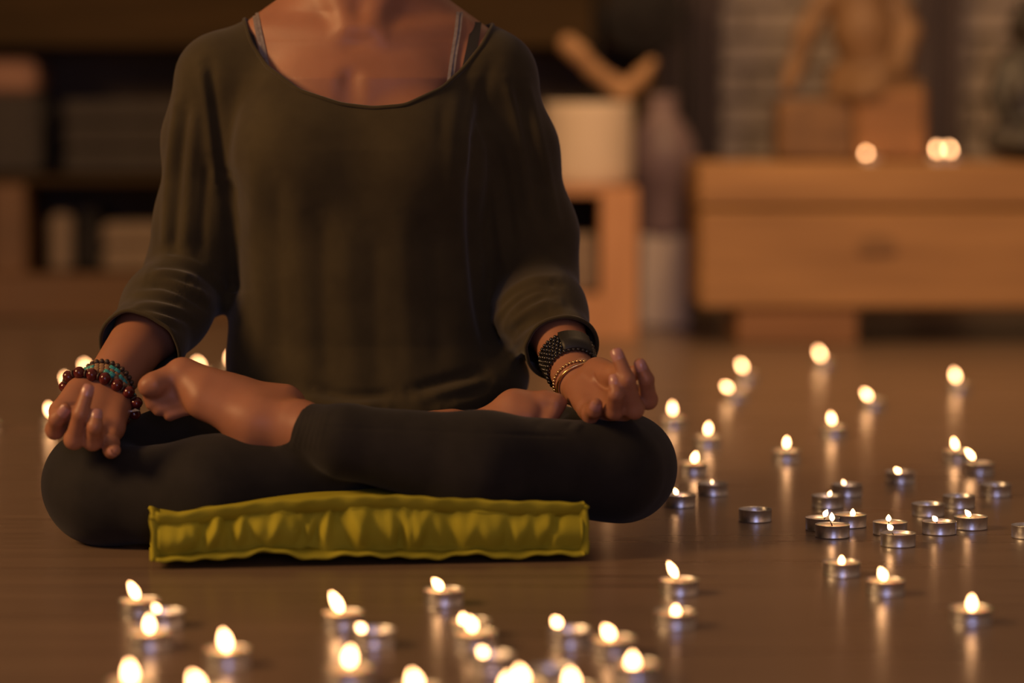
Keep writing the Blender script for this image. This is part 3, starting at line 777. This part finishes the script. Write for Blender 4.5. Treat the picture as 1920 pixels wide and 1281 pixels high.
C = A(184, 750, 3.205); b = bracelet('red_bead_bracelet', C, 'bracelet of large glossy dark red beads with thin disc spacers', 'bracelets beside the bare foot')
X, T_ = even(C, la, .0092, .0050, n=30); cord(b, X, .001, M['b_wood'])
strand(b, X, T_, lambda i: ('bead', me_r, None) if i % 2 == 0 else ('spacer_disc', me_d, None))
p = Vector(A(250, 771, 3.185)); base = Vector(b.location)
o = MB().add([(-.006, 0, -.0015), (.007, -.001, .0005), (.002, 0, .0028), (-.001, .001, .0012), (-.006, .0012, -.0015), (.007, .0002, .0005), (.002, .0012, .0028), (-.001, .0022, .0012)],
    [(0, 1, 2, 3), (7, 6, 5, 4), (0, 4, 5, 1), (1, 5, 6, 2), (2, 6, 7, 3), (3, 7, 4, 0)]).build('charm', M['silver'], b, False, p - base)
tag(o, 'small shiny silver charm')
# sitter's left wrist (right in the photo)
me_k = bead_mesh('bead_black', .0026, .95, 8, 5); me_k.materials.append(M['b_black'])
C = A(1062, 686, 3.278); b = bracelet('beaded_cuff', C, 'wide black beaded cuff with a flat matte plate', 'bracelets by the gold bangle')
for q in range(7):
    cc = C + ra * (-.0150 + .0048 * q); X, T_ = even(cc, ra, .0051, .0026, (q % 2) * .5); cord(b, X, .0008, M['b_black'])
    strand(b, X, T_, lambda i: ('bead', me_k, None))
P0 = ring_pts(C + ra * -.016, ra, 60, .0062); P1 = ring_pts(C + ra * .0145, ra, 60, .0062)
best = min(range(60), key=lambda k: (P0[k][0] - Vector(A(1085, 668, 3.25))).length); V = []; F = []
for j in range(-5, 6):
    for P_, o_ in ((P0, 0), (P1, 0), (P1, -.003), (P0, -.003)):
        q = P_[(best + j) % 60]; V.append(q[0] + q[1] * o_ - Vector(C))
for j in range(10):
    for k in range(4): F.append((j * 4 + k, j * 4 + (k + 1) % 4, (j + 1) * 4 + (k + 1) % 4, (j + 1) * 4 + k))
F += [(3, 2, 1, 0), (40, 41, 42, 43)]
tag(link('plate', mesh('plate', V, F), M['matte_black'], b), 'flat matte black plate')
me_g = bead_mesh('bead_gold', .0018, 1, 8, 5); me_g.materials.append(M['gold'])
C = A(1085, 713, 3.245); b = bracelet('gold_bead_bracelet', C, 'fine string of tiny gold beads beside the black cuff', 'bracelets by the gold bangle')
X, T_ = even(C, ra, .0041, .0012); cord(b, X, .0006, M['b_wood']); strand(b, X, T_, lambda i: ('bead', me_g, None))
C = A(1090, 718, 3.238); X, T_ = even(C, ra, .004, .0022, tilt=(.10, 0, -.05))
o = MB().tube([tuple(Vector(p) - Vector(C)) for p in X], .0013, 8, True).build('bangle', M['gold'], None, True, tuple(C))
tag(o, 'thin plain gold bangle resting against the open palm', 'bracelet', 'bracelets by the gold bangle')

# ------------------------------------------------------------------ tealights
CH, CR = .0142, .0190
cup = MB().lathe([(0, .0004), (.0178, .0004), (.0184, .0), (.0189, .0008), (.0186, .0016), (.01865, .006), (.01885, CH - .0006), (.0192, CH - .0002), (.0190, CH), (.0186, CH - .0004), (.0184, .006), (.0180, .0012), (0, .0012)], 40).mesh('cup'); cup.materials.append(M['alu'])
waxes = []
for lvl in (.0130, .0108, .0078):
    wx = MB().lathe([(0, .0014), (.0178, .0014), (.0183, .004), (.0184, lvl), (.0176, lvl - .0006), (.011, lvl - .0010), (.004, lvl - .0009), (0, lvl - .0008)], 32).mesh('wax'); wx.materials.append(M['wax']); waxes.append((lvl, wx))
wick = MB().tube([(0, 0, -.003), (.0002, 0, 0), (.0008, .0002, .0025), (.0022, .0003, .0045)], [.0008, .0008, .0007, .0005], 6).mesh('wick'); wick.materials.append(M['wick'])
fp = [(0, 0), (.35, .06), (.72, .17), (.95, .32), (1.0, .44), (.90, .58), (.66, .74), (.36, .88), (.14, .97), (0, 1)]
flames = {}
for key, mt in (('flame', M['flame']), ('ember', M['ember'])):
    f_ = MB().lathe([(r, z) for r, z in fp], 14).mesh('flame'); f_.materials.append(mt); flames[key] = f_
def tealight(cx, ry, fl, label, group, z0=0.0, lvl=0, d=None):
    """cx, ry: rim centre pixel; fl: (flame centre px, py, width mm, height mm) or None"""
    p = on_plane(cx, ry, z0 + CH) if d is None else at(cx, ry, d)
    t = empty('tealight', (p[0], p[1], z0), random.uniform(0, 6.28) * 0)
    tag(t, label, 'tealight', group)
    link('cup', cup, None, t); L_, wx = waxes[lvl]; link('wax', wx, None, t)
    wk = link('wick', wick, None, t, (0, 0, L_ - .001)); wk.rotation_euler = (0, 0, random.uniform(0, 6.28))
    if fl:
        fx, fy, fw, fh = fl; q = at(fx, fy, p[1]); q = q - np.array((p[0], p[1], z0))
        base = Vector((0, 0, L_ + .0015)); c = Vector((q[0], 0, q[2])); ax_ = c - base
        if ax_.length < .004 or ax_.z < .002: base = Vector((q[0] * .8, 0, max(q[2] - fh * .0005, L_ - .0005))); ax_ = Vector((q[0] * .2, 0, 1))
        ax_.normalize(); ax_ = (ax_ + Vector((0, 0, .25))).normalized()
        f_ = link('flame', flames['ember' if fh < 7.5 else 'flame'], None, t)
        f_.location = c - ax_ * fh * .00047; f_.rotation_mode = 'QUATERNION'; f_.rotation_quaternion = ax_.to_track_quat('Z', 'Y')
        f_.scale = (fw * .0005, fw * .0005, fh * .001)
        wk.rotation_euler = (0, 0, math.pi if ax_.x < 0 else 0); wk.location.x = max(-.012, min(.012, f_.location.x * .7))
    return t
G1 = 'tealights beside the right knee'; G2 = 'tealights in front of the cushion'; G3 = 'tealights behind the left knee'; G4 = 'tealights on the timber bench'
CAN = [
 (1400, 700, (1391, 686, 8, 16), 'lit tealight at far right of the person, blurred, left of the farthest flame', G1, 0),
 (1380, 734, (1363, 726, 8, 14), 'lit tealight just in front of another, flame leaning off its left rim', G1, 0),
 (1545, 676, (1537, 663, 8, 19), 'farthest lit tealight on the floor, right by the bench foot', G1, 0),
 (1797, 719, (1791, 704, 8, 17), 'lit tealight standing alone at far right before the dark bench gap', G1, 0),
 (1637, 750, (1625, 740, 8, 16), 'lit tealight with long streak, between bench foot and the far right flame', G1, 0),
 (1262, 783, (1261, 766, 8, 16), 'lit tealight nearest the raised fingers above the right knee', G1, 0),
 (1326, 819, (1328, 804, 8, 15), 'lit tealight behind the right knee, second flame out from the fingers', G1, 0),
 (1300, 868, (1303, 858, 8, 13), 'lit tealight close beside the knee, third flame down from the fingers', G1, 0),
 (1474, 845, (1475, 830, 7, 14), 'lit tealight standing alone midway, with a long streak below', G1, 0),
 (1563, 800, (1559, 785, 8, 15), 'lit tealight in the middle of the right floor, streak reaching a dim cup', G1, 0),
 (1794, 845, (1790, 832, 7, 15), 'lit tealight, left one of a close pair at far right', G1, 0),
 (1836, 868, (1819, 852, 7, 17), 'lit tealight, right one of a close pair with leaning flame', G1, 0),
 (1688, 884, (1683, 883, 6, 9), 'broad-looking tealight with tiny low flame, left of the far right pair', G1, 1),
 (1275, 927, (1267, 922, 5, 8), 'dim blue-sided tealight touching the outline of the right knee', G1, 2),
 (1336, 906, (1335, 904, 3, 5), 'nearly burnt-out dark tealight right of the knee', G1, 2),
 (1588, 908, (1582, 905, 5, 7), 'dim tealight with ember-like flame, back one of two dim neighbours', G1, 2),
 (1552, 929, (1556, 926, 5, 7), 'dim tealight with ember-like flame, front one of two dim neighbours', G1, 2),
 (1416, 954, None, 'unlit tealight standing alone right of the knee', G1, 2),
 (1740, 944, None, 'unlit tealight left of two other unlit cups at right', G1, 2),
 (1798, 929, None, 'unlit tealight in the middle of three unlit cups at right', G1, 2),
 (1867, 908, None, 'unlit tealight, farthest right of the three unlit cups', G1, 2),
 (1542, 970, (1548, 963, 6, 9), 'lit tealight half hidden at the back left of a tight trio', G1, 1),
 (1593, 964, (1599, 962, 6, 9), 'lit tealight with flared foot at the back right of a tight trio', G1, 0),
 (1561, 983, (1560, 970, 6, 10), 'lit sharp tealight with glowing wax at the front of a tight trio', G1, 0),
 (1669, 978, (1666, 972, 6, 8), 'lit sharp tealight behind a cup that overlaps it', G1, 0),
 (1684, 999, (1669, 989, 6, 8), 'lit sharp tealight with curled wick, overlapping the cup behind it', G1, 1),
 (1761, 977, (1753, 973, 6, 8), 'lit sharp tealight with low wax, left of a taller-filled neighbour', G1, 1),
 (1820, 968, (1815, 963, 6, 10), 'lit sharp tealight filled to the rim, right of its touching neighbour', G1, 0),
 (1929, 984, None, 'tealight cut off by the right picture edge', G1, 1),
 (1578, 1053, (1578, 1051, 6, 9), 'lit tealight in front of the trio with a streak ending at it', G1, 0),
 (1660, 1087, (1655, 1077, 8, 13), 'lit tealight alone with upright flame, front right floor', G1, 0),
 (1820, 1139, (1822, 1131, 8, 14), 'lit tealight nearest the lower right corner', G1, 0),
 (1273, 1086, (1261, 1069, 7, 17), 'lit tealight with tall leaning flame right of the cushion corner', G2, 0),
 (1266, 1146, (1267, 1147, 7, 11), 'lit tealight directly in front of the leaning flame by the cushion', G2, 0),
 (832, 1105, (821, 1096, 7, 13), 'lit tealight nearest the front of the cushion, centre', G2, 0),
 (262, 1124, (251, 1108, 7, 17), 'lit tealight at far left with leaning flame, rearmost of three', G2, 0),
 (306, 1145, (293, 1141, 5, 8), 'dim tealight in the middle of the three at far left', G2, 2),
 (281, 1184, (280, 1171, 8, 15), 'lit tealight in front of a dim cup at far left', G2, 0),
 (426, 1216, (422, 1202, 9, 18), 'lit tealight standing alone left of centre in the foreground', G2, 0),
 (643, 1147, (631, 1130, 8, 20), 'lit tealight with tall strongly leaning flame in the foreground', G2, 0),
 (700, 1180, (677, 1178, 6, 8), 'dim blue-sided tealight right of the strongly leaning flame', G2, 2),
 (654, 1251, (656, 1232, 9, 16), 'lit tealight with round bright flame below the strongly leaning one', G2, 0),
 (246, 1277, (244, 1261, 9, 17), 'lit tealight at the bottom edge, farthest left', G2, 0),
 (378, 1296, (368, 1280, 9, 16), 'tealight mostly below the bottom edge, second flame from the left', G2, 0),
 (880, 1163, (868, 1161, 6, 9), 'lit tealight partly hidden behind another in the foreground centre', G2, 0),
 (890, 1184, (884, 1171, 8, 13), 'lit tealight in front of a half hidden cup, foreground centre', G2, 0),
 (921, 1226, (905, 1223, 6, 8), 'dim tealight with pale low flame below the foreground pair', G2, 2),
 (1068, 1179, (1044, 1167, 7, 9), 'dim tealight with flame leaning far off its left rim', G2, 2),
 (1150, 1196, (1141, 1186, 8, 13), 'lit tealight behind the brightest wide-rimmed one in the foreground', G2, 0),
 (1192, 1243, (1186, 1242, 9, 15), 'lit tealight with wide bright wax, foreground right of centre', G2, 0),
 (782, 1290, (777, 1277, 9, 15), 'tealight cut by the bottom edge, left of the two merged flames', G2, 0),
 (982, 1283, (977, 1268, 9, 15), 'tealight at the bottom edge, right one of two merged flames', G2, 0),
 (950, 1302, (952, 1283, 9, 15), 'tealight at the bottom edge, left one of two merged flames', G2, 0),
 (1073, 1289, (1071, 1275, 9, 15), 'tealight cut by the bottom edge, right of the two merged flames', G2, 0),
 (1034, 1252, None, 'unlit tealight behind the flames at the bottom edge', G2, 2),
 (101, 787, (93, 769, 8, 17), 'lit tealight left of the hand, lowest of three behind it', G3, 0),
 (138, 728, (125, 712, 8, 17), 'lit tealight behind the red beads, middle of three', G3, 0),
 (168, 702, (160, 688, 8, 17), 'lit tealight behind the forearm, highest of three', G3, 0),
 (380, 697, (372, 684, 8, 16), 'lit tealight peeking over the bare foot', G3, 0),
 (432, 688, (434, 671, 8, 16), 'lit tealight glowing behind the edge of the olive top', G3, 0),
 (-24, 790, (-22, 774, 8, 16), 'tealight at the left picture edge showing only its reflection', G3, 0),
 (1141, 872, (1140, 858, 8, 16), 'tealight hidden by the right knee, showing only its floor streak', G1, 0),
]
for cx, ry, fl, lab, grp, lv in CAN: tealight(cx, ry, fl, lab, grp, 0.0, lv)

# ------------------------------------------------------------------ timber bench with statues
def S(d): return FPX / d
BD = 5.86
def wx(px, d): return at(px, 640, d)[0]
def wz(py, d): return at(960, py, d)[2]
zt, zm, zb = wz(306, BD), wz(392, BD), wz(580, BD)
x0, x1 = wx(1309, BD), 1.52
bench = empty('timber_bench', (x0, BD, 0)); tag(bench, 'low thick timber bench carrying statues and three tealights', 'bench')
base = Vector((x0, BD, 0))
def rel(b, lo, hi, r=0.0): return MB().box(tuple(Vector(lo) - b), tuple(Vector(hi) - b), r)
rel(base, (x0, BD, zm + .003), (x1, BD + .42, zt), .006).build('plank', M['wood'], bench, False)
rel(base, (x0 + .004, BD + .004, zb), (x1, BD + .40, zm - .002), .006).build('plank', M['wood'], bench, False)
rel(base, (wx(1384, BD), BD + .012, 0), (wx(1610, BD), BD + .34, zb - .001), .004).build('foot_block', M['wood_mid'], bench, False)
rel(base, (1.25, BD + .012, 0), (1.49, BD + .34, zb - .001), .004).build('foot_block', M['wood_mid'], bench, False)
MB().add([((x - x0), -.002 - .001 * (k % 2), z) for k, (x, z) in enumerate([(wx(1641 + (34 + 7 * math.sin(3 * a)) * math.cos(a), BD), wz(458 + (22 + 5 * math.cos(2 * a)) * math.sin(a), BD)) for a in np.linspace(0, 6.28, 13)[:-1]])], [tuple(range(12))]).build('knot', M['knot'], bench, False)
# tealights on the bench
D_T = BD + .10
for cx, ry, fl, lab in ((1632, 296, (1624, 289, 8, 15), 'tealight on the bench, alone on the left before the carved plinth'), (1758, 292, (1757, 280, 8, 17), 'tealight on the bench, left of two touching flames'), (1786, 292, (1781, 280, 8, 17), 'tealight on the bench, right of two touching flames')):
    p = at(cx, ry, D_T + (.06 if cx == 1786 else 0)); tealight(cx, ry, fl, lab, G4, zt, 0, D_T + (.06 if cx == 1786 else 0))

# carved wooden seated figure
SD = BD + .23
ws = empty('wooden_statue', (wx(1600, SD), SD, zt)); tag(ws, 'carved brown wooden seated figure on a plinth, on the bench', 'statue')
bs = Vector(ws.location)
rel(bs, (wx(1452, SD), SD - .07, zt), (wx(1596, SD), SD + .09, wz(186, SD)), .01).build('plinth', M['carved'], ws, False)
rel(bs, (wx(1590, SD), SD - .10, zt), (wx(1722, SD), SD + .09, wz(170, SD)), .01).build('plinth', M['wood_mid'], ws, False)
sf = Field((wx(1430, SD), SD - .13, wz(210, SD)), (wx(1760, SD), SD + .13, wz(-260, SD)), .0055)
def Q(px, py, dd=0): return at(px, py, SD + dd)
sf.chain([Q(1640, 165), Q(1620, 60), Q(1612, -30)], [.052, .062, .058], .02); sf.cone(Q(1612, -60), Q(1610, -95), .024, .024, .02)
sf.ball(Q(1608, -150), (.045, .05, .058), .012); sf.ball(Q(1608, -200), (.022, .022, .022), .01); sf.ball(Q(1608, -150, -.048), (.009, .012, .018), .008)
sf.chain([Q(1560, -25), Q(1512, 60, -.02), Q(1490, 130, -.03), Q(1478, 160, -.05)], [.028, .024, .02, .018], .012)
sf.chain([Q(1665, -25), Q(1705, 60, -.02), Q(1690, 130, -.05), Q(1650, 140, -.08)], [.028, .024, .02, .018], .012)
sf.chain([Q(1580, 150), Q(1640, 175, -.07), Q(1712, 172, -.03)], [.035, .03, .028], .02); sf.chain([Q(1680, 150), Q(1620, 172, -.08), Q(1570, 172, -.05)], [.032, .028, .024], .015)
v_, f_ = sf.nets(1); v_ = v_ - np.array(bs); link('figure', mesh_np('figure', v_, f_), M['carved'], ws)
# dark statue at the right edge
DS = BD + .22
ds = empty('dark_statue', (wx(1925, DS), DS, zt)); tag(ds, 'black seated statue on the bench at the right picture edge', 'statue')
bs = Vector(ds.location)
sf = Field((wx(1835, DS), DS - .14, zt - .01), (wx(2025, DS), DS + .14, wz(-30, DS)), .005)
def Q(px, py, dd=0): return at(px, py, DS + dd)
sf.chain([Q(1870, 262, -.05), Q(1930, 268, -.07), Q(1990, 262, -.05)], [.030, .034, .030], .02)
sf.chain([Q(1925, 250), Q(1925, 170), Q(1925, 120)], [.058, .048, .044], .02); sf.chain([Q(1890, 118), Q(1874, 180, -.02), Q(1890, 235, -.07)], [.026, .024, .018], .012); sf.chain([Q(1960, 118), Q(1976, 180, -.02), Q(1950, 238, -.07)], [.026, .024, .018], .012)
sf.cone(Q(1925, 110), Q(1925, 85), .02, .02, .012); sf.ball(Q(1923, 50), (.034, .038, .045), .01); sf.ball(Q(1923, 8), (.018, .018, .018), .01); sf.ball(Q(1923, 52, -.037), (.007, .009, .014), .006)
sf.ball(Q(1925, 283), (.075, .06, .018), .01)
v_, f_ = sf.nets(1); v_ = v_ - np.array(bs); link('figure', mesh_np('figure', v_, f_), M['bronze'], ds)

# ------------------------------------------------------------------ crate, pot, driftwood, vase
KD = 6.0
cr = empty('wooden_crate', (wx(1120, KD), KD, 0)); tag(cr, 'upright honey-coloured wooden crate with open front beside the sleeve', 'crate')
bs = Vector(cr.location); xa, xb, zc = wx(1030, KD), wx(1196, KD), wz(352, KD); t = .016
rel(bs, (xa, KD, 0), (xa + t, KD + .25, zc), .002).build('side_board', M['wood_pale'], cr, False)
rel(bs, (xb - .075, KD, 0), (xb, KD + .25, zc - .001), .002).build('side_board', M['wood_pale'], cr, False)
rel(bs, (xa + t, KD, zc - t), (xb - .075, KD + .25, zc), .002).build('top_board', M['wood_pale'], cr, False)
rel(bs, (xa + t, KD, .0), (xb - .075, KD + .25, .09), .002).build('front_board', M['wood_pale'], cr, False)
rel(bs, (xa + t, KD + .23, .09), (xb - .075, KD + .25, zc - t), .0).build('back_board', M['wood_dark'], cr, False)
o = rel(Vector((0, 0, 0)), (xa + .022, KD + .03, .091), (xb - .080, KD + .2, .21), .01).build('storage_box', M['grey_cloth'], None, False)
tag(o, 'grey box inside the open wooden crate', 'box')
pd = KD + .12; pr = (wx(1186, pd) - wx(1020, pd)) / 2; zp0, zp1 = zc, wz(192, pd)
pot = MB().lathe([(0, 0), (pr * .90, 0), (pr * .98, .008), (pr, .03), (pr, zp1 - zp0 - .01), (pr * .985, zp1 - zp0), (pr * .93, zp1 - zp0), (pr * .92, zp1 - zp0 - .02), (pr * .9, .02), (0, .02)], 48).build('cream_pot', M['cream'], None, True, (wx(1103, pd), pd, zc))
tag(pot, 'large cream round pot on top of the wooden crate', 'pot')
def Q(px, py, dd=0): return at(px, py, pd + dd)
dw = Field((wx(1030, pd), pd - .06, wz(215, pd)), (wx(1250, pd), pd + .06, wz(50, pd)), .0035)
dw.chain([Q(1066, 84, -.02), Q(1085, 100, -.02), Q(1112, 130, -.01), Q(1152, 160), Q(1172, 182)], [.021, .019, .017, .020, .012], .01)
dw.chain([Q(1222, 118, .01), Q(1200, 145), Q(1165, 178)], [.011, .016, .016], .012)
v_, f_ = dw.nets(1); c_ = np.array((wx(1150, pd), pd, zp1)); o = link('driftwood', mesh_np('driftwood', v_ - c_, f_), M['drift'], None, tuple(c_)); tag(o, 'forked piece of pale driftwood on the cream pot', 'driftwood')
VD = 6.37
pe = MB().box((-.053, -.05, 0), (.053, .05, wz(440, VD)), .006).build('white_pedestal', M['white'], None, False, (wx(1245, VD), VD, 0)); tag(pe, 'pale grey pedestal block between crate and bench', 'pedestal')
zv = wz(440, VD); s_ = 1 / S(VD)
va = MB().lathe([(0, 0), (48 * s_, 0), (50 * s_, 10 * s_), (47 * s_, 55 * s_), (56 * s_, 90 * s_), (66 * s_, 130 * s_), (63 * s_, 165 * s_), (48 * s_, 200 * s_), (30 * s_, 222 * s_), (26 * s_, 250 * s_), (30 * s_, 262 * s_), (27 * s_, 262 * s_), (23 * s_, 250 * s_), (20 * s_, 225 * s_), (0, 200 * s_)], 40).build('mauve_vase', M['mauve'], None, True, (wx(1240, VD), VD, zv)); tag(va, 'round mauve vase standing on the pale pedestal', 'vase')
# curtains on the brick wall
def curtain(xa, xb, lab):
    V = []; F = []; n = 60; y0 = WB - .06
    for z in np.linspace(.02, 2.5, 24):
        for i in range(n + 1):
            u = i / n; V.append((xa + (xb - xa) * u - (xa + xb) / 2, .018 * math.sin(u * 2 * math.pi * round((xb - xa) / .045)) + .004 * math.sin(z * 5 + u * 7), z))
    for j in range(23):
        for i in range(n): F.append((j * (n + 1) + i, j * (n + 1) + i + 1, (j + 1) * (n + 1) + i + 1, (j + 1) * (n + 1) + i))
    c = empty('curtain', ((xa + xb) / 2, y0, 0)); tag(c, lab, 'curtain', 'curtains on the brick wall')
    o = link('cloth', mesh('cloth', V, F), M['curtain'], c); md = o.modifiers.new('thick', 'SOLIDIFY'); md.thickness = .003
    MB().tube([(-(xb - xa) / 2 - .02, 0, 2.5), ((xb - xa) / 2 + .02, 0, 2.5)], .008, 10).build('rod', M['black'], c)
curtain(wx(1222, 6.94), wx(1352, 6.94), 'dark plum curtain behind the mauve vase'); curtain(wx(1708, 6.94), wx(1798, 6.94), 'dark plum curtain between the two statues')

# ------------------------------------------------------------------ shelf unit behind the person
HD = 6.52
hx0, hx1 = wx(-170, HD), wx(1236, HD)
sh = empty('shelf_unit', (hx0, HD, 0)); tag(sh, 'long low wooden shelf unit along the back wall behind the person', 'shelf'); bs = Vector(sh.location)
z1, z2, z3, z4 = wz(515, HD), wz(345, HD), wz(330, HD), wz(88, HD)
rel(bs, (hx0, HD, .002), (hx1, HD + .36, z1), .004).build('base_board', M['wood_base'], sh, False)
rel(bs, (hx0, HD + .005, z2), (hx1, HD + .36, z3), .003).build('shelf_board', M['wood_dark'], sh, False)
rel(bs, (hx0, HD, z4), (hx1, HD + .36, z4 + .13), .004).build('shelf_board', M['wood_dark'], sh, False)
rel(bs, (hx0, HD + .34, z1), (hx1, HD + .36, z4), 0).build('back_panel', M['plaster'], sh, False)
for px_ in (20, 620, 1196): rel(bs, (wx(px_ - 32, HD), HD - .004, z1), (wx(px_ + 30, HD), HD + .34, z2), .003).build('upright', M['wood_base'], sh, False)
for px_ in (-150, 620, 1216): rel(bs, (wx(px_ - 15, HD), HD + .02, z3), (wx(px_ + 15, HD), HD + .34, z4), .003).build('upright', M['wood_dark'], sh, False)
def item(name, pa, pb, ya, yb, m, lab, cat, dd=.05, dep=.22, r=.012, grp=None):
    lo = (wx(pa, HD + dd), HD + dd, wz(yb, HD + dd)); hi = (wx(pb, HD + dd), HD + dd + dep, wz(ya, HD + dd)); c = Vector(((lo[0] + hi[0]) / 2, HD + dd + dep / 2, lo[2]))
    o = rel(c, lo, hi, r).build(name, m, None, False, tuple(c)); tag(o, lab, cat, grp); return o
def snug(py_bottom_z):  # pixel row of a shelf top for items set back a little
    return 200 + (CAMH - py_bottom_z) * FPX / (HD + .05) + 0
yb1 = 0
def stack(pa, pb, zbot, n, hgt, m, labs, cat, grp, dd=.05):
    for i in range(n):
        lo = (wx(pa, HD + dd) + random.uniform(-.004, .004), HD + dd, zbot + i * hgt); hi = (wx(pb, HD + dd) + random.uniform(-.004, .004), HD + dd + .24, zbot + (i + 1) * hgt - .001)
        c = Vector(((lo[0] + hi[0]) / 2, HD + dd + .12, lo[2])); o = rel(c, lo, hi, .012).build('folded_blanket' if cat == 'blanket' else 'storage_box', m, None, False, tuple(c)); tag(o, labs[i], cat, grp)
o_n = ['lowest', 'second', 'third', 'top']
stack(120, 560, z3 + .001, 3, .055, M['dark_cloth'], ['charcoal folded blanket, %s of the dark stack on the upper left shelf' % q for q in ('bottom', 'middle', 'top')], 'blanket', 'blankets on the upper shelf')
stack(1000, 1170, z3 + .001, 3, .055, M['dark_cloth'], ['charcoal folded blanket, %s of the dark stack right of the sleeve' % q for q in ('bottom', 'middle', 'top')], 'blanket', 'blankets on the upper shelf')
stack(-60, 75, z3 + .18, 1, .075, M['pink_box'], ['dusty pink box at the upper left corner of the shelf'], 'box', None)
stack(-70, 82, z3 + .001, 1, .178, M['dark_cloth'], ['dark storage box under the dusty pink box'], 'box', None)
stack(92, 138, z1 + .001, 1, .13, M['grey_cloth'], ['narrow taupe box on the lower left shelf'], 'box', None)
stack(144, 186, z1 + .001, 1, .14, M['black'], ['narrow black box between the taupe boxes'], 'box', None)
stack(192, 420, z1 + .001, 2, .055, M['grey_cloth'], ['folded taupe blanket, %s of two on the lower left shelf' % q for q in ('bottom', 'top')], 'blanket', 'blankets on the lower shelf')
c = (wx(1215, HD - .12), HD - .06, 0)
# dark round gong in front of the shelf end
gd = 6.47; gc = at(1207, 28, gd)
gg = empty('gong', (gc[0], gd, z4 * 0)); tag(gg, 'black round gong hanging above the driftwood', 'gong')
o = MB().lathe([(0, .006), (.03, .012), (.034, .006), (.08, .006), (.088, .0), (.088, -.012), (.082, -.012), (.08, .0), (0, 0)], 40).build('disc', M['black'], gg, True, (0, 0, gc[2])); o.rotation_euler = (math.pi / 2, 0, 0)
MB().tube([(-.10, .03, 0), (-.10, .03, 1.0), (.10, .03, 1.0), (.10, .03, 0)], .007, 8).build('stand', M['black'], gg)
MB().tube([(-.05, .0, gc[2] + .07), (-.05, .03, 1.0)], .0015, 6).build('cord', M['black'], gg); MB().tube([(.05, .0, gc[2] + .07), (.05, .03, 1.0)], .0015, 6).build('cord', M['black'], gg)
